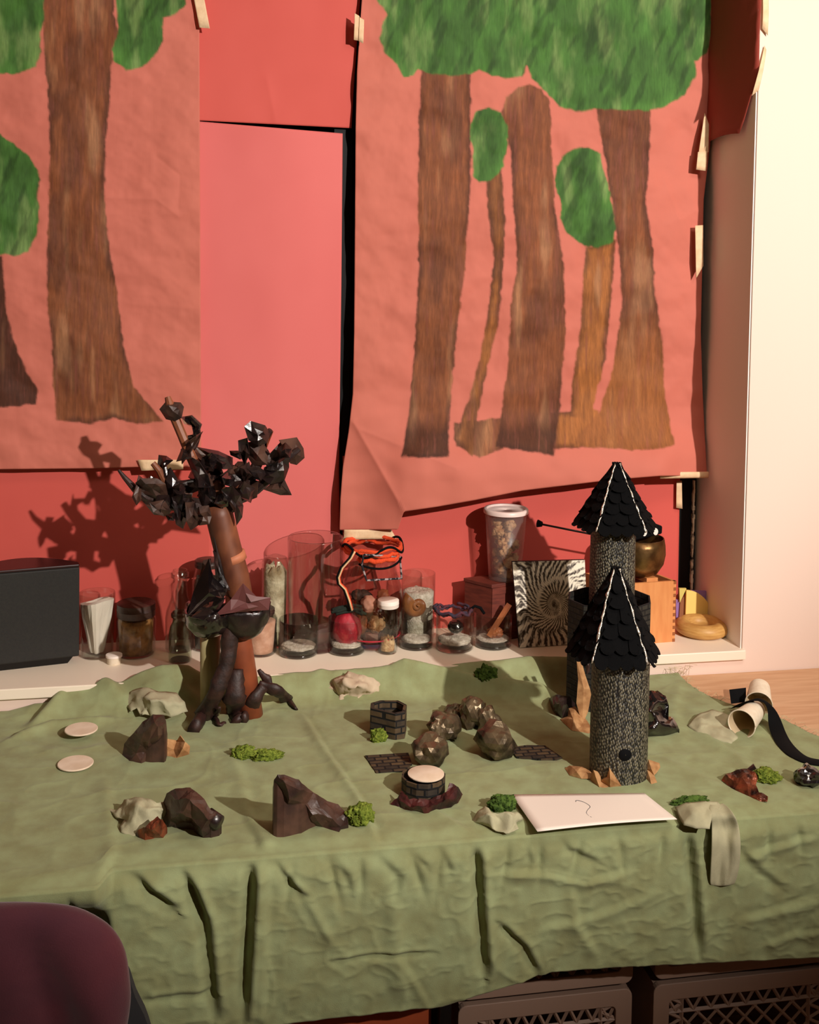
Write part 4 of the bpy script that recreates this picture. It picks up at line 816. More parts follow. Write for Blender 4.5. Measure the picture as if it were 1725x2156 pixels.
# ---------- towers
def roof(c, R, ze, za, rot, par, rows, drop=.004):
    n = 5; a0 = -math.pi/2+rot; base = [np.array([c[0]+R*math.cos(a0+k*2*math.pi/n), c[1]+R*math.sin(a0+k*2*math.pi/n), ze]) for k in range(n)]; ap = np.array([c[0], c[1], za])
    q = MB(); q.add(base+[ap], [(k, (k+1) % n, 5) for k in range(n)]+[(4, 3, 2, 1, 0)]); RC = q.build('roof_cone', M['felt'], par, smooth=False)
    sh = MB(); rg = random.Random(5)
    for k in range(n):
        b0, b1 = base[k], base[(k+1) % n]; mid = (b0+b1)/2; eu = (b1-b0)/np.linalg.norm(b1-b0); sl = ap-mid; L_ = np.linalg.norm(sl); sv = sl/L_; nn = np.cross(eu, sv)
        if nn@(mid-np.array([c[0], c[1], ze])) < 0: nn = -nn
        for r_ in range(rows):
            t = r_/rows*.96; wdt = np.linalg.norm(b1-b0)*(1-t); cnt = max(1, int(round(wdt/.024))); tw = wdt/cnt
            for j in range(cnt):
                o = mid+sv*(L_*t)+eu*((j+.5)*tw-wdt/2+(tw*.25 if r_ % 2 else -tw*.0)*(1 if cnt > 1 else 0)*(.6)); tl = L_/rows*1.45; lo_, up_2 = -.010-rg.uniform(0, .004), tl
                pts = [];
                for a in np.linspace(0, math.pi, 8): pts.append(o+eu*math.cos(a)*tw*.54+sv*(lo_*0-math.sin(a)*.013)+nn*(.0075+.0040*math.sin(a)+rg.uniform(-.001, .003)))
                pts += [o-eu*tw*.54+sv*tl*.9+nn*.001, o+eu*tw*.54+sv*tl*.9+nn*.001]
                sh.prism(pts, -nn*.0016)
    sh.build('shingles', M['felt'], RC, smooth=False)
    return base, ap, RC
def glue(p0, p1, par, c, seed, r0=.0016):
    out = (p0+p1)/2-np.array([c[0], c[1], (p0+p1)[2]/2]); out[2] = 0; out /= np.linalg.norm(out); q = MB(); pts = []; rs = []
    for k in range(26):
        t = k/25; pts.append(p0+(p1-p0)*t+out*.0075+np.array([nz((t*9, 0, 0), 1, seed)*.0022, 0, .001])); rs.append(r0*max(.35, 1+1.6*nz((t*14, 2, 0), 1, seed)))
    q.tube(pts, rs, 7); q.build('ridge_seam', M['glue'], par)
def tower(px, pyb, hw, py_eave, py_apex, Rpx, label, rot=-R_(26), S=TC, Yc=None, dxr=0):
    if Yc is None: c, r = spot_on(px, pyb, hw, S)
    else: P = aty(px, pyb, Yc); c = np.array([P[0], Yc, S]); r = hw/scale_at(c)
    rot -= math.atan2(c[0], c[1])
    t = thing('model_tower', (c[0], c[1], S), label, 'tower', 'model towers with black shingled roofs'); ze = zat(c, py_eave); za = zat(c, py_apex); q = MB(); n = 56; rows = 60; vs = []
    for j in range(rows+1):
        z = S+.0005+(ze+.012-S)*j/rows
        for k in range(n):
            a = 2*math.pi*k/n; rr = r*(1+.012*nz((math.cos(a)*3, math.sin(a)*3, z*14), 1, 3)+(.018*(1 if j == 0 else 0))); vs.append((c[0]+rr*math.cos(a), c[1]+rr*math.sin(a), z))
    q.add(vs, [(j*n+k, j*n+(k+1) % n, (j+1)*n+(k+1) % n, (j+1)*n+k) for j in range(rows) for k in range(n)]+[tuple(range(n))[::-1], tuple(rows*n+k for k in range(n))]); q.build('shaft', M['knit'], t)
    R = Rpx/scale_at(c); cr = c+CR*(dxr/scale_at(c)); cr[2] = c[2]; base, ap, RC = roof(cr, R, ze, za, rot, t, 6)
    glue(base[0], ap, RC, cr, 3); glue(base[1], ap, RC, cr, 5)
    return t, c, r, base, ap
t1, c1, r1, b1, a1 = tower(1301, 1657, 60, 1371, 1197, 88, 'dark woven front tower with black shingled roof, standing behind the white card', dxr=-15)
P = aty(1318, 1590, c1[1]-r1); q = MB(); q.lathe((0, 0, 0), [(.001, .002), (.010, .0015), (.0115, 0)], n=24, caps=False)
q.v = [(P[0]+x, P[1]+.0015-z, P[2]+y) for x, y, z in q.v]; q.build('round_window', M['black'], t1)
Yb = 2.17
t2, c2, r2, b2, a2 = tower(1283, 1480, 47, 1104, 976, 79, 'taller dark woven rear tower with black shingled roof, rising out of the brick keep', Yc=Yb, dxr=4)
# brick keep: open eight-sided wall
P = aty(1278, 1480, Yb); kc = np.array([P[0], Yb, TC]); sc_ = scale_at(kc); rk = 90/sc_; zk = zat(kc, 1257); kp = thing('brick_keep', kc, 'black painted brick keep, open at the top, around the rear tower', 'tower')
q = MB(); n = 10; th0 = -math.pi/2+.31; vs = []
for rr, z in ((rk, TC+.0005), (rk, zk), (rk-.004, zk), (rk-.004, TC+.0005)):
    for k in range(n): a = th0+2*math.pi*k/n; vs.append((kc[0]+rr*math.cos(a), kc[1]+rr*math.sin(a)*.9, z))
q.add(vs, [(j*n+k, j*n+(k+1) % n, ((j+1) % 4)*n+(k+1) % n, ((j+1) % 4)*n+k) for j in range(4) for k in range(n)]); o = q.build('keep_wall', M['brick'], kp, smooth=False, bevel=.001)
per = 2*math.pi*rk
set_uv(o, lambda co: (((math.atan2(co[1]/.9, co[0]) % (2*math.pi)))*rk, co[2], per))
rb2 = kc[1]-rk*.92
def strip(pts, m, nm, par=None, th=.0012, **k):
    """pts: [(px,py,Y)] outline drawn at its own depths"""
    P = [aty(a, b, Y) for a, b, Y in pts]; cen = sum(P)/len(P); q = MB(); n = len(P); q.add(P+[cen+np.array([0, -.004, 0])], [(i, (i+1) % n, n) for i in range(n)]); o = q.build(nm, m, par, smooth=False, solid=th)
    if par is None: tag(o, **k)
    return o
yk = rb2-.008
strip([(1214, 1388, yk+.004), (1222, 1382, yk+.004), (1232, 1420, yk), (1243, 1452, yk-.01), (1245, 1462, yk-.01), (1238, 1500, yk-.01), (1226, 1525, yk-.012), (1214, 1480, yk-.004), (1218, 1430, yk)], M['tan'], 'bark_strip', label='tan paper bark strip leaning against the brick keep left of the front tower', cat='bark strip')
strip([(1232, 1385, yk+.002), (1240, 1384, yk+.002), (1243, 1412, yk-.002), (1236, 1420, yk-.002)], M['rootpaper'], 'bark_strip', label='small brown paper bark strip high on the brick keep under the front roof', cat='bark strip')
relief('paper_leaf', [(1180, 1515, .001), (1205, 1538, .001), (1240, 1545, .001), (1248, 1535, .004), (1232, 1512, .006), (1212, 1488, .022), (1198, 1492, .018), (1196, 1508, .008)], [(1207, 1515, .016), (1224, 1530, .006)], M['tan'], amp=.003, label='tan paper leaf on the cloth left of the front tower, beside a dark crumple', cat='paper leaf')
relief('paper_crumple', [(1150, 1475, .001), (1165, 1500, .001), (1185, 1513, .001), (1205, 1502, .004), (1212, 1480, .012), (1200, 1466, .03), (1175, 1464, .03), (1160, 1468, .02)], [(1180, 1482, .034), (1195, 1485, .02), (1168, 1482, .024)], M['darkpaper'], amp=.007, closed=True, label='small dark paper crumple at the left foot of the brick keep', cat='crumpled paper')
relief('paper_crumple', [(1352, 1552, .001), (1400, 1549, .001), (1428, 1543, .001), (1431, 1535, .010), (1418, 1512, .024), (1402, 1505, .028), (1407, 1485, .05), (1400, 1465, .064), (1385, 1452, .070), (1366, 1452, .070), (1354, 1480, .04), (1350, 1520, .01)],
       [(1385, 1475, .062), (1372, 1500, .05), (1385, 1520, .034), (1408, 1525, .024), (1370, 1535, .022), (1392, 1490, .045)], M['gloss'], amp=.010, sub=3, closed=True, seed=4, smooth=True, label='glossy dark film crumple to the right of the front tower', cat='crumpled film')
relief('paper_leaf', [(1190, 1618, .001), (1200, 1633, .001), (1225, 1640, .001), (1246, 1640, .003), (1246, 1625, .008), (1225, 1616, .012), (1200, 1612, .008)], [(1215, 1626, .011), (1235, 1630, .008)], M['tan'], amp=.002, seed=2, label='flat tan paper leaf at the left foot of the front tower', cat='paper leaf', group='tan paper leaves round the towers')
relief('paper_leaf', [(1243, 1642, .001), (1263, 1660, .001), (1285, 1658, .001), (1309, 1656, .001), (1283, 1615, .030), (1272, 1632, .006), (1250, 1622, .020)], [(1266, 1645, .004), (1285, 1640, .018), (1256, 1640, .012)], M['tan'], amp=.0015, seed=3, label='folded tan paper leaf pointing up in front of the front tower', cat='paper leaf', group='tan paper leaves round the towers')
relief('paper_leaf', [(1361, 1640, .001), (1372, 1652, .001), (1384, 1648, .001), (1378, 1632, .006), (1390, 1615, .012), (1388, 1606, .018), (1366, 1600, .022), (1362, 1620, .010)], [(1372, 1618, .016), (1370, 1640, .006)], M['tan'], amp=.003, seed=4, label='curled tan paper leaf at the right foot of the front tower', cat='paper leaf', group='tan paper leaves round the towers')

# ---------- the paper tree
TY = 2.19
tr = thing('paper_tree', (*atz(520, 1518, TC)[:2], TC), 'brown model tree of cardboard tubes and crumpled dark paper leaves', 'model tree')
def tp(px, py, dy=0.): return aty(px, py, TY+dy)
def tz(px, py): return atz(px, py, TC+.002)
s_ = scale_at(tp(500, 1300))
def cyl2(pts, wpx, m, nm, par=tr, n=20, fl=1.0, **k):
    P = [tp(*p) for p in pts]; q = MB().tube(P, [w_/2/s_ for w_ in wpx], n, flat=fl); return q.build(nm, m, par, **k)
bt = atz(528, 1512, TC+.001); q = MB().tube([bt+[0, .012, 0], tp(505, 1350), tp(498, 1250)], [27/s_, 25/s_, 24/s_], 24); q.build('lower_trunk', M['bark2'], tr)
cyl2([(512, 1300), (497, 1215), (478, 1150), (462, 1085), (455, 1060)], [54, 56, 58, 58, 54], M['bark'], 'upper_trunk', n=24)
cyl2([(492, 1182), (487, 1166)], [57.5, 57.5], mat('pale_tape_band', (196, 120, 84), .6), 'tape_band', n=24)
bt = atz(443, 1512, TC+.001); q = MB().tube([bt+[0, .014, 0], tp(443, 1335)+[0, .02, 0]], [21/s_, 21/s_], 24); q.build('pale_tube', M['paletube'], tr)
# dark bark under the upper trunk
for pts, wd, m in (([(455, 1075), (452, 1130), (462, 1180), (476, 1240)], [10, 16, 20, 14], 'darkpaper'), ([(450, 1160), (462, 1200), (478, 1235), (490, 1245)], [8, 18, 24, 14], 'darkpaper')):
    cyl2([(a, b, -.012) for a, b in pts], wd, M[m], 'bark_strip', n=7, smooth=False, fl=.5)
def root(pts, wd, nm='root'):
    P = []
    for i, (a, b, dy) in enumerate(pts):
        P.append(tp(a, b, dy) if dy is not None else tz(a, b)+np.array([0, 0, .004]))
    # densify and roughen
    PP = []; W2 = []
    for i in range(len(P)-1):
        for s2 in np.linspace(0, 1, 7)[:-1]:
            x = P[i]+(P[i+1]-P[i])*s2; PP.append(x+np.array([nz(x, 60, 1), nz(x, 60, 2), nz(x, 60, 3)])*.002); W2.append((wd[i]+(wd[i+1]-wd[i])*s2)/2/s_*(1+.25*nz(x, 80, 5)))
    PP.append(P[-1]); W2.append(wd[-1]/2/s_); MB().tube(PP, W2, 9, flat=.55, upv=(0, 1, .2)).build(nm, M['rootpaper'], tr, smooth=True)
root([(510, 1280, -.035), (485, 1340, -.04), (478, 1400, -.045), (455, 1460, -.05), (425, 1515, None), (408, 1542, None)], [22, 40, 34, 36, 44, 48])
root([(500, 1410, -.03), (494, 1470, -.04), (500, 1500, None), (498, 1522, None)], [30, 46, 44, 34])
root([(556, 1445, -.012), (535, 1475, -.02), (525, 1505, None), (512, 1522, None)], [22, 34, 40, 30])
root([(545, 1440, 0), (585, 1455, -.005), (608, 1480, None), (624, 1497, None)], [18, 26, 26, 10])
root([(545, 1410, .01), (562, 1430, .01), (572, 1450, .005)], [8, 22, 10])
root([(462, 1490, -.05), (452, 1512, None), (462, 1530, None), (475, 1526, None)], [8, 14, 12, 8])
root([(515, 1275, -.05), (512, 1300, -.055), (505, 1335, -.05)], [16, 20, 16])
# glossy bowl shapes hung on the trunk
def pod(cx, cy, dy, rx, rz, ry, m, tilt, seed, nm='dark_pod'):
    c = tp(cx, cy, dy); q = MB(); n = 30; rows = 12; vs = []
    for sgn in (1, .90):
        for j in range(rows+1):
            b = math.pi/2*j/rows
            for k in range(n):
                a = 2*math.pi*k/n; w_ = 1+.14*nz((math.cos(a)*2, math.sin(a)*2, b*2), 1, seed); x = math.cos(a)*math.cos(b)*rx/s_*sgn*w_; y = math.sin(a)*math.cos(b)*ry*sgn*w_; z = -math.sin(b)*rz/s_*sgn+(.012*nz((math.cos(a)*2, math.sin(a)*2, 9), 1, seed+3) if j == 0 else 0)
                vs.append(c+np.array([x*math.cos(tilt)-z*math.sin(tilt), y, x*math.sin(tilt)+z*math.cos(tilt)]))
    m1 = (rows+1)*n; fs = [(j*n+k, (j+1)*n+k, (j+1)*n+(k+1) % n, j*n+(k+1) % n) for j in range(rows) for k in range(n)]
    fs += [(m1+j*n+k, m1+j*n+(k+1) % n, m1+(j+1)*n+(k+1) % n, m1+(j+1)*n+k) for j in range(rows) for k in range(n)]+[(k, (k+1) % n, m1+(k+1) % n, m1+k) for k in range(n)]
    q.add(vs, fs); return q.build(nm, m, tr)
pod(440, 1282, -.035, 50, 60, .045, M['gloss'], -.10, 2)
pod(512, 1275, -.03, 56, 72, .038, M['darkpaper'], .16, 6)
def scrap(parent, pts, m, nm='leaf_scrap', dyj=.012, seed=0, inner=None, base=0., dep=1.):
    rg = random.Random(seed); P = [tp(a, b, base+rg.uniform(-dyj, dyj)) for a, b in pts]; ce = sum(P)/len(P)+np.array([0, -rg.uniform(.003, .014)*dep, rg.uniform(-.002, .004)]); q = MB(); n = len(P)
    mids = [(P[i]+ce)/2+np.array([rg.uniform(-.002, .002), rg.uniform(-.008, .006), rg.uniform(-.002, .002)]) for i in range(n)]
    q.add(P+mids+[ce], sum([[(i, (i+1) % n, n+i), ((i+1) % n, n+(i+1) % n, n+i), (n+i, n+(i+1) % n, 2*n)] for i in range(n)], [])); return q.build(nm, m, parent, smooth=False, solid=.0012)
B_, D_2 = M['brownpaper'], M['darkpaper']
scrap(tr, [(452, 1296), (486, 1262), (512, 1228), (540, 1256), (570, 1258), (566, 1284), (530, 1286), (490, 1290)], mat('mauve_brown_paper', (104, 58, 56), .5), seed=2, base=-.075, dep=.2, dyj=.003)
scrap(tr, [(393, 1300), (408, 1245), (440, 1175), (448, 1215), (480, 1240), (470, 1262), (440, 1268)], M['gloss'], seed=3, base=-.05, dyj=.02)
scrap(tr, [(402, 1300), (440, 1262), (475, 1258), (462, 1290), (430, 1305)], M['gloss'], seed=8, base=-.07, dyj=.02)
scrap(tr, [(428, 1180), (444, 1176), (446, 1205), (425, 1240), (418, 1225)], B_, seed=9, base=-.03)
scrap(tr, [(450, 1160), (458, 1165), (462, 1215), (478, 1240), (455, 1225)], D_2, seed=10, base=-.045)
# branches
for pts, wd, m in (([(458, 1075), (430, 1020), (402, 960), (385, 920), (368, 880), (357, 850), (353, 836)], [40, 24, 22, 20, 20, 18, 12], 'bark'), ([(455, 1078), (400, 1065), (350, 1060), (310, 1050), (285, 1030), (262, 1005), (250, 990)], [34, 28, 26, 22, 16, 10, 6], 'rootpaper'),
    ([(372, 1060), (350, 1020), (335, 990), (322, 975)], [16, 15, 14, 12], 'bark'), ([(390, 1070), (365, 1030), (350, 1000), (345, 975)], [18, 14, 12, 10], 'darkpaper'),
    ([(470, 1075), (500, 1045), (525, 1010), (545, 970), (552, 930), (570, 905)], [40, 30, 26, 22, 20, 12], 'rootpaper'), ([(500, 1050), (540, 1030), (575, 1000), (605, 965), (630, 945)], [26, 22, 20, 18, 12], 'darkpaper'),
    ([(465, 1080), (462, 1040), (455, 1015)], [36, 26, 18], 'bark'), ([(480, 1070), (515, 1010), (512, 985)], [24, 22, 16], 'bark'), ([(385, 925), (410, 920), (418, 895), (402, 880), (388, 882)], [12, 14, 16, 14, 10], 'gloss'), ([(392, 960), (410, 935), (418, 915)], [16, 16, 12], 'rootpaper')):
    cyl2([(a, b, .004*math.sin(i*2.1)) for i, (a, b) in enumerate(pts)], wd, M[m], 'branch', n=9, smooth=False)
SCR = [([(340, 862), (352, 848), (378, 850), (384, 858), (380, 878), (368, 884), (352, 880)], B_), ([(384, 880), (400, 878), (418, 892), (420, 910), (408, 916), (404, 898), (390, 892)], M['gloss']),
 ([(384, 945), (398, 930), (412, 920), (424, 912), (415, 930), (402, 950), (386, 972)], B_), ([(374, 970), (384, 946), (400, 952), (402, 964)], D_2), ([(332, 990), (336, 960), (350, 962), (362, 970), (350, 980), (340, 988)], D_2),
 ([(400, 945), (412, 944), (440, 962), (460, 975), (468, 1000), (466, 1018), (440, 1018), (428, 990)], B_), ([(402, 965), (420, 975), (436, 1000), (442, 1022), (418, 1022), (404, 985)], D_2), ([(420, 944), (460, 952), (486, 964), (486, 984), (468, 985), (445, 965)], D_2),
 ([(468, 1000), (490, 985), (500, 975), (516, 975), (512, 998), (494, 1014), (478, 1016)], B_), ([(486, 950), (512, 950), (518, 960), (505, 966), (488, 958)], D_2), ([(503, 930), (520, 925), (524, 955), (515, 975), (504, 950)], D_2),
 ([(518, 900), (530, 890), (556, 898), (565, 912), (560, 930), (544, 935), (526, 925)], D_2), ([(556, 908), (574, 910), (562, 940), (556, 930)], M['bark2']), ([(522, 935), (548, 930), (562, 950), (560, 975), (535, 978), (524, 960)], B_), ([(540, 925), (556, 922), (552, 935), (542, 938)], M['gloss']),
 ([(560, 968), (590, 935), (610, 945), (606, 962), (590, 972), (568, 985)], B_), ([(592, 930), (624, 925), (636, 945), (638, 962), (624, 975), (612, 972), (604, 950)], B_), ([(560, 985), (586, 972), (604, 962), (605, 985), (596, 1010), (570, 1016), (556, 1005)], D_2),
 ([(520, 986), (545, 985), (560, 995), (548, 1010), (530, 1005)], D_2), ([(560, 1030), (585, 1010), (598, 1012), (611, 1040), (590, 1040)], B_), ([(495, 1020), (515, 1010), (540, 1015), (538, 1045), (512, 1055), (498, 1045)], B_), ([(470, 1035), (490, 1028), (505, 1045), (510, 1065), (508, 1085), (498, 1100), (494, 1075)], D_2),
 ([(290, 1018), (300, 1010), (330, 1010), (345, 1020), (350, 1045), (330, 1050), (300, 1038)], B_), ([(295, 1045), (310, 1038), (352, 1048), (360, 1062), (352, 1082), (325, 1080), (310, 1062)], D_2), ([(280, 1045), (292, 1005), (298, 1010), (296, 1050), (288, 1060)], B_), ([(318, 1060), (345, 1055), (358, 1075), (345, 1085), (325, 1078)], B_),
 ([(345, 1000), (360, 990), (372, 1010), (378, 1040), (370, 1070), (355, 1050)], D_2), ([(360, 1010), (390, 1015), (405, 1030), (400, 1050), (378, 1050)], B_), ([(365, 1050), (385, 1045), (396, 1060), (392, 1090), (385, 1108), (372, 1100)], D_2), ([(392, 1062), (410, 1060), (415, 1085), (420, 1100), (402, 1112), (394, 1095)], B_),
 ([(405, 1050), (440, 1055), (470, 1062), (468, 1080), (450, 1095), (422, 1094)], B_), ([(370, 1015), (410, 1010), (420, 1030), (395, 1040)], D_2), ([(350, 1085), (365, 1080), (370, 1095), (355, 1092)], D_2), ([(420, 1022), (445, 1022), (450, 1060), (430, 1068), (420, 1045)], D_2), ([(446, 1025), (470, 1020), (478, 1040), (462, 1065), (448, 1060)], M['bark']),
 ([(300, 1020), (318, 1005), (335, 1012), (340, 1030), (320, 1040)], M['brownpaper']), ([(478, 1035), (492, 1030), (500, 1050), (488, 1062)], D_2), ([(506, 985), (524, 975), (530, 1000), (515, 1012)], M['rootpaper'])]
for i, (pts, m) in enumerate(SCR[:]):
    mx_ = sum(p[0] for p in pts)/len(pts); my_ = sum(p[1] for p in pts)/len(pts); SCR[i] = ([(mx_+(a-mx_)*1.16, my_+(b-my_)*1.16) for a, b in pts], m)
rgx = random.Random(12)
for k, (bx, by) in enumerate([(455, 1005), (440, 1040), (470, 1055), (415, 1075), (430, 1005), (390, 1055), (340, 1060), (320, 1025), (490, 1040), (520, 1035), (535, 995), (545, 950), (575, 985), (600, 950), (410, 1000), (360, 1040), (480, 1010), (440, 975), (500, 1000), (460, 1075), (380, 1030), (430, 1085)]):
    n_ = rgx.choice([4, 5, 5, 6]); ph = rgx.uniform(0, 6.28); rr_ = rgx.uniform(17, 27)
    SCR.append(([(bx+rr_*rgx.uniform(.6, 1.1)*math.cos(ph+6.283*q_/n_), by+rr_*rgx.uniform(.6, 1.1)*math.sin(ph+6.283*q_/n_)) for q_ in range(n_)], rgx.choice([M['brownpaper'], M['darkpaper'], M['darkpaper'], M['gloss']])))
for i, (pts, m) in enumerate(SCR): scrap(tr, pts, m, seed=20+i, dyj=.022, base=-.012+.02*math.sin(i*1.7))

# ---------- loose pieces around the cloth
def disc(cx, cy, hw, label, z=None, tilt=0.):
    z = TC+.0035 if z is None else z; c = atz(cx, cy, z); z = max(cloth_z(c[0]+a_, c[1]+b_) for a_ in (-.03, 0, .03) for b_ in (-.03, 0, .03))+.0012; c = atz(cx, cy, z); r = hw/scale_at(c); o = MB().lathe(c, [(r*.97, 0), (r, .0008), (r, .0022), (r*.97, .003)], n=48).build('paper_disc', M['disc'], angle=40, origin=c)
    return tag(o, label, 'disc', 'cream paper discs')
disc(171, 1537, 34, 'smaller looking cream paper disc, the farther of the two on the left')
disc(159, 1609, 37, 'cream paper disc lying nearest the left front of the table')
def cloth_piece(outline, inner, m, label, amp=.006, seed=1, sub=4, nm='cloth_scrap', cat='cloth scrap', **k):
    return relief(nm, outline, inner, m, amp=amp, nsc=55, seed=seed, sub=sub, smooth=True, thick=.0012, label=label, cat=cat, **k)
cloth_piece([(250, 1478, .002), (272, 1458, .018), (296, 1447, .034), (335, 1455, .034), (372, 1460, .030), (388, 1478, .020), (396, 1500, .002), (360, 1508, .002), (320, 1506, .002), (296, 1504, .004), (288, 1490, .010), (276, 1500, .001), (262, 1484, .004)], [(318, 1475, .034), (350, 1480, .030), (300, 1466, .03), (345, 1495, .014), (310, 1495, .010)], M['scrap'], 'grey green cloth scrap crumpled left of the tree roots', seed=3, S=TC+.012)
cloth_piece([(686, 1450, .002), (700, 1432, .028), (718, 1424, .038), (732, 1412, .050), (752, 1420, .050), (772, 1424, .044), (790, 1430, .036), (808, 1446, .018), (825, 1456, .004), (812, 1468, .002), (780, 1470, .002), (745, 1476, .002), (712, 1480, .001), (702, 1468, .004)], [(725, 1440, .044), (750, 1445, .040), (775, 1448, .028), (735, 1462, .012), (795, 1458, .012), (715, 1455, .020), (760, 1462, .014)], M['beige'], 'beige cloth scrap crumpled against the back of the table centre', seed=5, amp=.009)
cloth_piece([(222, 1700, .001), (245, 1708, .004), (262, 1684, .020), (300, 1678, .034), (330, 1690, .034), (352, 1688, .030), (358, 1700, .024), (345, 1720, .012), (325, 1745, .006), (300, 1758, .001), (275, 1760, .001), (255, 1752, .001), (252, 1738, .006), (262, 1722, .012), (246, 1722, .004)], [(290, 1700, .032), (315, 1708, .030), (280, 1728, .018), (300, 1738, .012), (340, 1702, .028)], M['scrap'], 'pale cloth scrap at the left front beside the dark paper snout', seed=7)
cloth_piece([(993, 1728, .001), (1008, 1710, .010), (1022, 1698, .022), (1038, 1712, .020), (1062, 1708, .024), (1090, 1710, .018), (1103, 1724, .004), (1088, 1732, .008), (1092, 1745, .004), (1065, 1755, .001), (1040, 1745, .003), (1015, 1736, .001)], [(1035, 1722, .018), (1055, 1728, .010), (1075, 1720, .020), (1018, 1722, .014)], M['scrap'], 'pale cloth scrap at the lower left corner of the white card', seed=9)
cloth_piece([(1447, 1528, .001), (1470, 1504, .010), (1500, 1494, .016), (1535, 1506, .012), (1528, 1525, .010), (1556, 1552, .002), (1540, 1566, .001), (1500, 1558, .001), (1470, 1545, .001)], [(1500, 1512, .014), (1495, 1530, .008), (1520, 1542, .010), (1480, 1520, .012)], M['scrap'], 'thin grey green cloth strip beside the white paper cup', seed=11, amp=.004)
# scarf: folded part on the table and the end hanging over the edge
sc = thing('cloth_strip', (*atz(1480, 1720, TC)[:2], TC), 'long grey cloth strip hanging over the table edge right of the white card', 'cloth strip')
relief('folded_end', [(1422, 1700, .006), (1445, 1692, .016), (1485, 1688, .018), (1512, 1690, .014), (1520, 1700, .012), (1500, 1718, .012), (1495, 1745, .002), (1465, 1744, .001), (1440, 1738, .001), (1432, 1722, .003)], [(1460, 1712, .018), (1480, 1722, .012), (1490, 1700, .016)], M['scrap'], sc, sub=4, amp=.003, nsc=50, smooth=True, thick=.0025)
rows_ = [(1492, 1552, 1700, TC+.010, None), (1496, 1558, 1716, TC+.012, None)]
G = []; Ye = YF-.034
prof = [(1488, 1522, 1692, 't'), (1494, 1536, 1702, 't'), (1497, 1548, 1718, 't'), (1499, 1556, 1738, 'e'), (1499, 1560, 1765, 'd'), (1498, 1560, 1800, 'd'), (1496, 1556, 1835, 'd'), (1495, 1547, 1864, 'd')]
for i, (xa, xb, py, k) in enumerate(prof):
    rw = []
    for j in range(15):
        u = j/14; px = xa+(xb-xa)*u; pyy = py+4*math.sin(u*3)-(2*u)
        if k == 't': p = atz(px, pyy, TC+.013+.004*math.sin(u*5+i))
        else: p = aty(px, pyy, (YF-.014 if k == 'e' else Ye)-.006*math.sin(u*6+i*.5)-.003*nz((u*4, i, 0), 1, 3))
        rw.append(p)
    G.append(rw)
MB().grid(np.array(G)).build('hanging_end', M['scrap'], sc, solid=.003, sub=2)

def sponge(cx, cy, wx, wy, hz, m, seed, label, rz=0.):
    z = TC+hz*.5; c = ats(cx, cy, z); s2 = scale_at(c); return blob('sponge_piece', (c[0], c[1], (TC+hz*.45 if c[1] < 2.24 else c[2]+.012)), (wx/2/s2, wy/2/s2*2.0, hz*.75), M[m], None, seed, .34, 2.0, det=5, zmin=TC+.0006, fine=.13, pit=.8, rz=rz, label=label, cat='sponge', group='green sponge pieces used as moss')
sponge(513, 1585, 46, 18, .018, 'sponge', 31, 'left half of the green sponge moss between the tree and the brown paper peak'); sponge(562, 1590, 66, 17, .014, 'sponge', 32, 'long flat green sponge in the table centre left, right half of the pair')
sponge(757, 1716, 60, 26, .024, 'sponge', 33, 'pale green sponge piece touching the brown paper peak'); sponge(797, 1551, 34, 10, .020, 'sponge', 34, 'small round green sponge in front of the brick arch')
sponge(1022, 1441, 52, 14, .034, 'sponged', 35, 'dark green sponge piece against the cloth roll at the back'); sponge(1058, 1692, 60, 16, .020, 'sponged', 36, 'dark green sponge piece at the top left corner of the white card')
sponge(1453, 1687, 78, 9, .012, 'sponged', 37, 'thin green sponge strip behind the grey cloth strip'); sponge(1614, 1634, 56, 22, .016, 'sponge', 38, 'green sponge piece at the right beside the copper paper leaf')

# brown paper rocks
o = relief('paper_rock', [(258, 1590, .001), (272, 1602, .001), (298, 1607, .001), (318, 1598, .001), (326, 1575, .010), (345, 1562, .020), (352, 1545, .040), (350, 1520, .070), (346, 1506, .084), (322, 1503, .086), (300, 1522, .068), (280, 1545, .045), (262, 1566, .020)],
    [(325, 1520, .086), (335, 1550, .060), (315, 1555, .052), (295, 1570, .034), (288, 1588, .014), (310, 1582, .018), (300, 1545, .06), (334, 1530, .075)], M['brownpaper'], sub=3, amp=.005, nsc=45, closed=True, seed=3, label='dark brown crumpled paper rock shaped like a boot, left of the tree roots', cat='paper rock')
relief('paper_leaf', [(323, 1582, .001), (345, 1590, .001), (372, 1596, .001), (398, 1588, .002), (400, 1572, .014), (390, 1562, .026), (380, 1548, .034), (372, 1560, .018), (352, 1556, .026), (334, 1562, .020), (324, 1568, .018)], [(365, 1580, .008), (350, 1570, .020), (385, 1575, .020)], M['tan'], amp=.003, seed=6, label='light tan crumpled paper beside the boot shaped paper rock', cat='crumpled paper')
relief('paper_rock', [(350, 1740, .001), (400, 1738, .001), (410, 1752, .001), (428, 1764, .001), (440, 1756, .006), (445, 1742, .016), (462, 1738, .010), (467, 1720, .026), (462, 1714, .034), (445, 1705, .044), (430, 1682, .058), (415, 1670, .062), (400, 1658, .066), (370, 1660, .062), (350, 1670, .050), (343, 1690, .030)],
    [(400, 1685, .064), (375, 1680, .058), (420, 1705, .052), (380, 1715, .040), (440, 1725, .038), (405, 1725, .030), (425, 1745, .022), (365, 1725, .020)], M['brownpaper'], sub=3, amp=.005, nsc=45, closed=True, seed=9, label='dark brown crumpled paper rock like a snout at the left front', cat='paper rock')
q = MB(); e0 = atz(455, 1728, TC+.026); q.tube([e0+[-.012, .008, .004], e0+[.006, -.004, -.002]], [.013, .011], 16); tag(q.build('paper_tube', M['darkpaper']), 'dark rolled paper tube end at the tip of the snout shaped rock', 'paper tube')
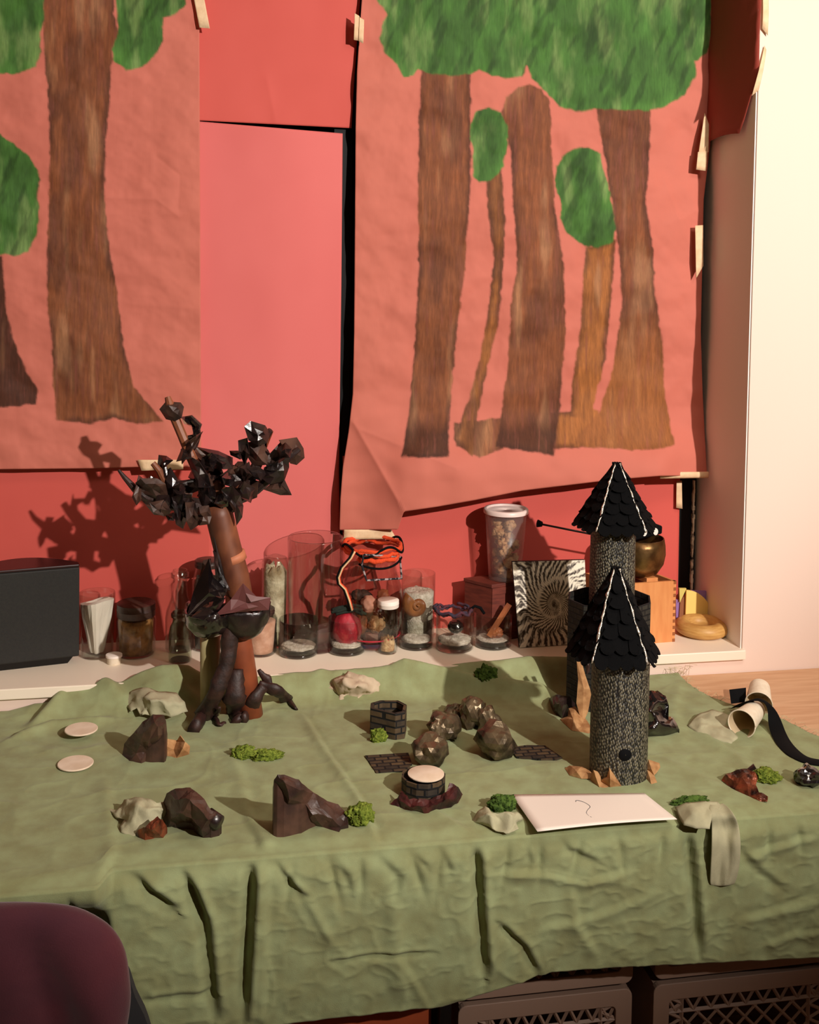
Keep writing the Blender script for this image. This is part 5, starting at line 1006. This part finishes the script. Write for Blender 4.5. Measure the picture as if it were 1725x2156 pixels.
relief('copper_crumple', [(283, 1758, .001), (310, 1766, .001), (345, 1764, .001), (352, 1745, .008), (344, 1725, .026), (332, 1718, .034), (318, 1728, .030), (305, 1742, .022), (290, 1748, .012)], [(322, 1745, .028), (335, 1735, .030), (306, 1754, .014)], M['copper'], sub=3, amp=.007, nsc=60, closed=True, seed=5, label='copper coloured crumpled paper between the pale cloth scrap and the snout rock', cat='crumpled paper')
relief('paper_rock', [(583, 1728, .001), (600, 1738, .001), (640, 1735, .001), (680, 1742, .001), (714, 1752, .001), (718, 1740, .006), (734, 1735, .008), (732, 1712, .016), (712, 1694, .024), (690, 1686, .034), (660, 1668, .056), (636, 1650, .078), (630, 1640, .086), (600, 1630, .098), (585, 1628, .100), (578, 1640, .090), (574, 1660, .066), (580, 1695, .030)],
    [(600, 1648, .092), (610, 1680, .066), (640, 1690, .046), (605, 1715, .026), (660, 1715, .028), (700, 1720, .020), (630, 1665, .074), (590, 1665, .070), (675, 1700, .034)], M['brownpaper'], sub=3, amp=.005, nsc=40, closed=True, seed=12, label='tall brown crumpled paper peak left of the pale green sponge', cat='paper rock')
relief('paper_leaf', [(1519, 1642, .002), (1545, 1662, .001), (1580, 1678, .001), (1600, 1688, .001), (1616, 1690, .002), (1617, 1676, .010), (1600, 1668, .008), (1592, 1655, .008), (1596, 1640, .014), (1590, 1626, .020), (1575, 1618, .022), (1550, 1622, .018), (1528, 1632, .012)], [(1565, 1640, .018), (1575, 1658, .012), (1545, 1645, .010), (1600, 1680, .006), (1585, 1635, .018)], M['copper'], sub=3, amp=.005, nsc=60, seed=13, label='reddish copper crumpled leaf at the right beside a green sponge', cat='paper leaf')
q = MB(); q.tube([atz(1576, 1622, TC+.018), atz(1590, 1613, TC+.026)], [.005, .007], 8, flat=.6); tag(q.build('paper_curl', M['darkpaper'], smooth=False), 'small dark paper curl standing at the top of the copper leaf', 'paper curl')
# orbs and pods of painted foil
def orb(cx, cy, hw, hz, seed, label, m='foil', sx=1., rz=0., facet=.16, ryf=1.):
    c = atz(cx, cy, TC+hz/2/1150*.9); s2 = scale_at(c); rx = hw/s2; rz_ = hz/2/s2*.98; c[2] = TC+rz_*.97
    return blob('foil_rock', c, (rx, rx*ryf, rz_), M[m], None, seed, .34, 1.25, facet=facet*1.1, rz=rz, det=3, zmin=TC+.0006, label=label, cat='foil rock', group='crumpled foil rocks set in an arc')
orb(905, 1578, 38, 66, 41, 'brownish foil rock at the left end of the arc, nearest the cream topped brick drum')
orb(921, 1545, 17, 60, 42, 'small shiny foil rock tucked behind the left end rock of the arc')
orb(936, 1530, 33, 66, 43, 'flat topped foil rock, second large one from the left of the arc', facet=.24)
orb(958, 1502, 20, 40, 44, 'small foil rock between the two farther rocks of the arc', facet=.25)
orb(996, 1502, 30, 68, 45, 'tall pointed foil rock at the far middle of the arc', facet=.26)
orb(1028, 1516, 25, 54, 46, 'bright creased foil rock just behind the roundest shiny one', facet=.22)
orb(1044, 1560, 40, 74, 47, 'roundest and shiniest foil ball at the right end of the arc', facet=.07)
orb(1702, 1632, 28, 46, 48, 'glossy dark foil rock on the black ribbon at the right frame edge', m='gloss')
# brick arch and drum
def ringwall(nm, c, ro, ri, h, a0, a1, m, par, sqy=1., n=24):
    q = MB(); vs = []
    for k in range(n+1):
        a = a0+(a1-a0)*k/n
        for rr, z in ((ro, 0), (ro, h), (ri, h), (ri, 0)): vs.append((c[0]+rr*math.cos(a), c[1]+rr*math.sin(a)*sqy, c[2]+z))
    fs = [(k*4+j, k*4+(j+1) % 4, (k+1)*4+(j+1) % 4, (k+1)*4+j) for k in range(n) for j in range(4)]+[(3, 2, 1, 0), (n*4, n*4+1, n*4+2, n*4+3)]
    q.add(vs, fs); o = q.build(nm, m, par, smooth=False); o0 = org(o) if par is None else org(par)
    cc2 = np.array(c)-o0; set_uv(o, lambda co: ((math.atan2(co[1]-cc2[1], co[0]-cc2[0]) % (2*math.pi))*ro, co[2]*1., 2*math.pi*ro)); return o
cb_ = atz(817, 1552, TC); hh = zat(atz(817, 1566, TC), 1508)-TC
q = MB(); ol = [(779, 1548), (832, 1561), (852, 1557), (856, 1540), (838, 1530), (800, 1530), (780, 1536)]
pl = [atz(a, b, TC) for a, b in ol]; cen = sum(pl)/len(pl); n = len(pl); vs = []
for f, z in ((1, .0005), (1, hh), (.80, hh), (.80, .006)):
    for p in pl: vs.append((*(cen+(p-cen)*f)[:2], TC+z))
q.add(vs, [(j*n+k, j*n+(k+1) % n, (j+1)*n+(k+1) % n, (j+1)*n+k) for j in range(3) for k in range(n)]+[tuple(range(n))[::-1], tuple(3*n+k for k in range(n))])
o = q.build('brick_ring', M['brickb'], smooth=False, bevel=.0012); set_uv(o, lambda co: (co.x*1.0+co.y*.6, co.z)); tag(o, 'low brick patterned ring, open on top, with a small green sponge in front', 'brick ring')
c, r = spot_on(891, 1694, 47, TC); h = zat(c, 1632)-TC; dm = thing('brick_drum', (c[0], c[1], TC), 'brick patterned drum under the cream disc, standing on dark red crumpled paper', 'brick drum')
ringwall('drum_wall', (c[0], c[1], TC+.004), r, r-.003, h-.004, 0, 2*math.pi-1e-4, M['brickb'], dm, n=12)
MB().lathe((c[0], c[1], TC+h-.004), [(.001, 0), (r-.003, 0)], n=12, caps=False).build('drum_top', M['black'], dm, smooth=False)
cd = aty(897, 1622, c[1]); 
o = MB().lathe((c[0]+.004, c[1], TC+h+.0005), [(.029*.96, 0), (.030, .0008), (.030, .0024), (.029, .003)], n=48).build('paper_disc', M['disc'], angle=40); tag(o, 'bright cream paper disc lying on top of the brick drum', 'disc', 'cream paper discs')
relief('paper_crumple', [(822, 1692, .002), (845, 1700, .001), (875, 1706, .001), (902, 1713, .001), (925, 1705, .001), (950, 1700, .001), (965, 1690, .004), (974, 1672, .010), (965, 1658, .022), (948, 1650, .030), (940, 1668, .02), (900, 1685, .010), (862, 1682, .016), (846, 1665, .018), (838, 1680, .010)],
    [(880, 1697, .016), (910, 1697, .014), (945, 1680, .020), (858, 1692, .014), (930, 1690, .014)], mat('dark_red_brown_paper', (84, 36, 34), .4, col2=(34, 16, 18), vscale=40, bump=.5, bscale=80, bdist=.003), sub=3, amp=.008, nsc=55, seed=8, label='dark red brown crumpled paper wrapped round the foot of the brick drum', cat='crumpled paper')
o = plate('brick_card', [(768, 1594), (792, 1630), (848, 1627), (868, 1612), (860, 1588)], TC+.001, M['brickb'], .003); set_uv(o, lambda co: (co.x, co.y)); tag(o, 'flat brick patterned card left of the arc of foil rocks', 'brick card')
o = plate('brick_card', [(1072, 1578), (1088, 1598), (1130, 1602), (1172, 1603), (1184, 1599), (1148, 1574), (1110, 1573)], TC+.001, M['brickb'], .004); set_uv(o, lambda co: (co.x, co.y)); tag(o, 'flat brick patterned card between the roundest foil ball and the front tower', 'brick card')
# white card with the pencil mark
cd_ = thing('white_card', (*atz(1250, 1712, TC)[:2], TC), 'white rectangular card with a handwritten question mark near the table front edge', 'card')
cor = [(1077, 1673, .006), (1357, 1670, .006), (1426, 1725, .010), (1132, 1751, .012)]; PC = [atz(a, b, TC+h) for a, b, h in cor]
G = np.zeros((12, 16, 3))
for i in range(12):
    for j in range(16):
        u, v = j/15, i/11; G[i, j] = (PC[0]*(1-u)+PC[1]*u)*(1-v)+(PC[3]*(1-u)+PC[2]*u)*v+np.array([0, 0, .0025*math.sin(u*math.pi)*v])
MB().grid(G).build('card_sheet', M['white'], cd_, solid=.0006)
def oncard(px, py):
    z = TC+.0115
    v = (py-1672)/(75); z = TC+.0058+.0072*max(0, min(1, v))+.0012; return atz(px, py, z)
qp = smoothpoly([(1213, 1688), (1224, 1687), (1237, 1693), (1243, 1699), (1238, 1705), (1235, 1712), (1240, 1717)], 4)[:-4]
MB().tube([oncard(*p) for p in qp], .00055, 6).build('ink_mark', M['ink'], cd_); MB().tube([oncard(1243, 1720), oncard(1246, 1721)], .0008, 6).build('ink_dot', M['ink'], cd_)
# paper cups, ribbon and black square
def cup(mouth, foot, r0, r1, label, z_m, z_f):
    A = atz(*mouth, TC+z_m); B = atz(*foot, TC+z_f); ax = (B-A); L_ = np.linalg.norm(ax); t = thing('paper_cup', (A+B)/2*[1, 1, 0]+[0, 0, TC], label, 'paper cup', 'white paper cups')
    def tb_(rs, ts, m, nm):
        q = MB(); q.tube([A+ax*x for x in ts], rs, 36, caps=False, upv=(0, 0, 1)); return q.build(nm, m, t, solid=0)
    tb_([r0, r0*.98, r1], [0.0, .03, 1], M['cup'], 'cup_wall'); tb_([r0-.0012, r1-.0012], [0.002, .97], M['cupin'], 'cup_lining')
    q = MB(); q.tube([A+ax*.95, A+ax*.99], [r1, r1], 36, upv=(0, 0, 1)); q.build('cup_base', M['cup'], t)
    q = MB(); n = 40; av = ax/L_; u = np.cross(av, [0, 0, 1.]); u /= np.linalg.norm(u); w_ = np.cross(av, u); q.tube([A+(u*math.cos(a)+w_*math.sin(a))*r0 for a in np.linspace(0, 2*math.pi, n)], .0012, 6); q.build('rolled_rim', M['cup'], t); return t
cup((1562, 1524), (1592, 1494), .0255, .018, 'white paper cup on its side facing forward, in front of the black ribbon', .024, .024)
cup((1598, 1482), (1600, 1448), .0255, .020, 'white paper cup tipped over behind the black ribbon at the right', .022, .034)
sq = strip([(1536, 1452, 2.10), (1571, 1448, 2.10), (1571, 1478, 2.085), (1540, 1482, 2.085)], M['black'], 'felt_square', label='small black felt square standing beside the rear paper cup', cat='felt square')
rp = [(1548, 1492, .004), (1565, 1484, .02), (1580, 1476, .048), (1596, 1472, .052), (1612, 1477, .048), (1626, 1495, .034), (1632, 1520, .016), (1639, 1545, .004), (1652, 1568, .003), (1672, 1588, .004), (1700, 1603, .004), (1740, 1607, .004)]
wd = [30, 28, 20, 14, 16, 24, 28, 30, 32, 34, 30, 30]; G = []
for i, (a, b, h) in enumerate(rp):
    p = atz(a, b, TC+h); i0, i1 = max(i-1, 0), min(i+1, len(rp)-1); d = atz(rp[i1][0], rp[i1][1], TC+rp[i1][2])-atz(rp[i0][0], rp[i0][1], TC+rp[i0][2]); d[2] = 0; d /= np.linalg.norm(d)+1e-9; sd = np.array([-d[1], d[0], 0]); s2 = scale_at(p)
    G.append([p+sd*(u-.5)*wd[i]/s2*1.1+np.array([0, 0, .002*math.sin(u*3.1)]) for u in np.linspace(0, 1, 7)])
tag(MB().grid(np.array(G)).build('fabric_ribbon', M['black'], solid=.0012, sub=2), 'long black fabric ribbon trailing over the paper cups to the right edge', 'ribbon')

# ============================================================ under the table and the chair
def crate(x0, x1, z0, z1, y0, label):
    t = thing('milk_crate', ((x0+x1)/2, y0+.14, z0), label, 'crate', 'plastic milk crates holding up the table'); D = .29; bd = .028 if z0 < .3 else .021; m = M['crate']
    def rrect(xa, xb, za, zb_, r, n=5):
        o = []
        for cx, cz, a in ((xb-r, zb_-r, 0), (xa+r, zb_-r, 90), (xa+r, za+r, 180), (xb-r, za+r, 270)):
            for k in range(n+1): an = R_(a+90*k/n); o.append((cx+r*math.cos(an), cz+r*math.sin(an)))
        return o
    O = rrect(x0, x1, z0, z1, .014); I = rrect(x0+bd, x1-bd, z0+bd, z1-bd, .008); q = MB(); n = len(O); vs = []
    for y in (y0, y0+.012):
        vs += [(p[0], y, p[1]) for p in O]+[(p[0], y, p[1]) for p in I]
    fs = []
    for k in range(n):
        k2 = (k+1) % n; fs += [(k, k2, n+k2, n+k), (2*n+k2, 2*n+k, 3*n+k, 3*n+k2), (k2, k, 2*n+k, 2*n+k2), (n+k, n+k2, 3*n+k2, 3*n+k)]
    q.add(vs, fs); q.build('face_frame', m, t, smooth=False, bevel=.0015)
    q = MB()
    for (xa, xb, za, zb_) in ((x0+.004, x0+.008, z0+.004, z1-.004), (x1-.008, x1-.004, z0+.004, z1-.004), (x0+.008, x1-.008, z0+.004, z0+.008), (x0+.008, x1-.008, z1-.008, z1-.004)):
        q.box(((xa+xb)/2, y0+.012+(D-.012)/2, (za+zb_)/2), (xb-xa, D-.012, zb_-za))
    q.build('shell', m, t, smooth=False)
    q = MB(); yl = y0+.006; xi0, xi1, zi0, zi1 = x0+bd-.002, x1-bd+.002, z0+bd-.002, z1-bd+.002; w2 = .0038
    def bar(p, r_, w_=w2):
        q.tube([np.array([p[0], yl, p[1]]), np.array([r_[0], yl, r_[1]])], w_, 4, upv=(0, 1, 0))
    br_ = .026
    bar((xi0, zi1-br_), (xi1, zi1-br_)); bar((xi0, zi0+br_), (xi1, zi0+br_)); bar((xi0+br_, zi0), (xi0+br_, zi1)); bar((xi1-br_, zi0), (xi1-br_, zi1))
    nt2 = 9
    for k in range(nt2):     # triangular row round the border
        xa = xi0+(xi1-xi0)*k/nt2; xb = xi0+(xi1-xi0)*(k+1)/nt2; xm = (xa+xb)/2
        for zA, zB in ((zi1, zi1-br_), (zi0, zi0+br_)): bar((xa, zA), (xm, zB), .003); bar((xm, zB), (xb, zA), .003)
        za = zi0+(zi1-zi0)*k/nt2; zb2 = zi0+(zi1-zi0)*(k+1)/nt2; zm = (za+zb2)/2
        for xA, xB in ((xi0, xi0+br_), (xi1, xi1-br_)): bar((xA, za), (xB, zm), .003); bar((xB, zm), (xA, zb2), .003)
    X0, X1, Z0, Z1 = xi0+br_, xi1-br_, zi0+br_, zi1-br_; st = .034
    c0_ = X0-(Z1-Z0)
    x = c0_
    while x < X1:
        for sg in (1, -1):
            pa = (x, Z0 if sg == 1 else Z1); pb = (x+(Z1-Z0), Z1 if sg == 1 else Z0); ta = max(0, (X0-pa[0])/(Z1-Z0)); tb2 = min(1, (X1-pa[0])/(Z1-Z0))
            if tb2 > ta: bar((pa[0]+(Z1-Z0)*ta, pa[1]+(pb[1]-pa[1])*ta), (pa[0]+(Z1-Z0)*tb2, pa[1]+(pb[1]-pa[1])*tb2), .0028)
        x += st
    q.build('lattice', m, t, smooth=False)
yC = 1.745; zg = .4425
crate(.430, .722, FL, zg-.003, yC, 'grey brown plastic milk crate, lower one of the middle stack under the table'); crate(.434, .724, zg+.003, T-.0265, yC+.004, 'grey brown plastic milk crate mostly hidden by cloth, upper one of the middle stack')
crate(.759, 1.092, FL, zg-.003, yC, 'grey brown plastic milk crate, lower one of the right stack under the table'); crate(.762, 1.086, zg+.003, T-.0265, yC+.004, 'grey brown plastic milk crate mostly hidden by cloth, upper one of the right stack')
ob = thing('storage_box', (.25, 1.9, FL), 'orange brown storage box under the middle of the table', 'box'); x0, x1 = .085, .388
MB().box(((x0+x1)/2, 1.90, (FL+.500)/2), (x1-x0, .30, .500-FL)).build('body', M['orangebox'], ob, smooth=False, bevel=.003); MB().box(((x0+x1)/2, 1.90, .507), (x1-x0+.006, .306, .012)).build('lid', M['orangebox'], ob, smooth=False, bevel=.003)
# chair
YCH = 1.45; ch = thing('upholstered_chair', (-.30, YCH-.15, FL), 'dark maroon upholstered chair with a rounded back at the lower left', 'chair')
bp = [(-330, 2400), (-330, 2100), (-310, 1990), (-250, 1940), (-120, 1912), (0, 1904), (90, 1905), (160, 1914), (215, 1940), (245, 1968), (264, 2005), (273, 2060), (275, 2110), (262, 2180), (235, 2280), (220, 2400)]
sp_ = smoothpoly(bp, 3); PB = [aty(a, b, YCH) for a, b in sp_]; cen = aty(-20, 2150, YCH); q = MB(); n = len(PB); rings = 12; vs = []
for side in (-1, 1):
    for j in range(rings+1):
        f = math.sin(math.pi/2*j/rings); 
        for p in PB:
            x = cen+(p-cen)*f; yy = side*(.034*math.sqrt(max(0, 1-f**3.2))+.002); dpt = 0
            if side == -1:
                pxx = x[0]; dpt = .018*math.exp(-(((pxx+.155)+.35*(x[2]-.72))/.022)**2)*sst(.83, .74, x[2])-.012*math.exp(-((pxx+.095+.2*(x[2]-.7))/.03)**2)*sst(.80, .7, x[2])+.004*nz(x, 14, 2)
            vs.append((x[0], YCH+yy+dpt, x[2]))
m1 = (rings+1)*n
fs = [(j*n+k, (j+1)*n+k, (j+1)*n+(k+1) % n, j*n+(k+1) % n) for j in range(rings) for k in range(n)]+[(m1+j*n+k, m1+j*n+(k+1) % n, m1+(j+1)*n+(k+1) % n, m1+(j+1)*n+k) for j in range(rings) for k in range(n)]
fs += [(rings*n+k, m1+rings*n+k, m1+rings*n+(k+1) % n, rings*n+(k+1) % n) for k in range(n)]
q.add(vs, fs); q.build('backrest', M['maroon'], ch)
q = MB(); e2 = [aty(a, b, YCH+.055) for a, b in smoothpoly([(-300, 2010), (-120, 1945), (0, 1938), (100, 1940), (200, 1975), (262, 2040), (285, 2100), (312, 2160), (330, 2260), (300, 2400), (-300, 2400)], 3)]; q.prism(e2, (0, .02, 0)); q.build('back_shell', M['piping'], ch, smooth=True, angle=40)
q = MB(); q.box((-.30, YCH-.22, .43), (.46, .42, .09)); q.build('seat', M['maroon'], ch, smooth=False, bevel=.03)
for x in (-.50, -.10):
    for y in (YCH-.40, YCH-.04): q = MB(); q.tube([(x, y, .39), (x, y, FL)], [.016, .012], 12); q.build('leg', M['metal'], ch)
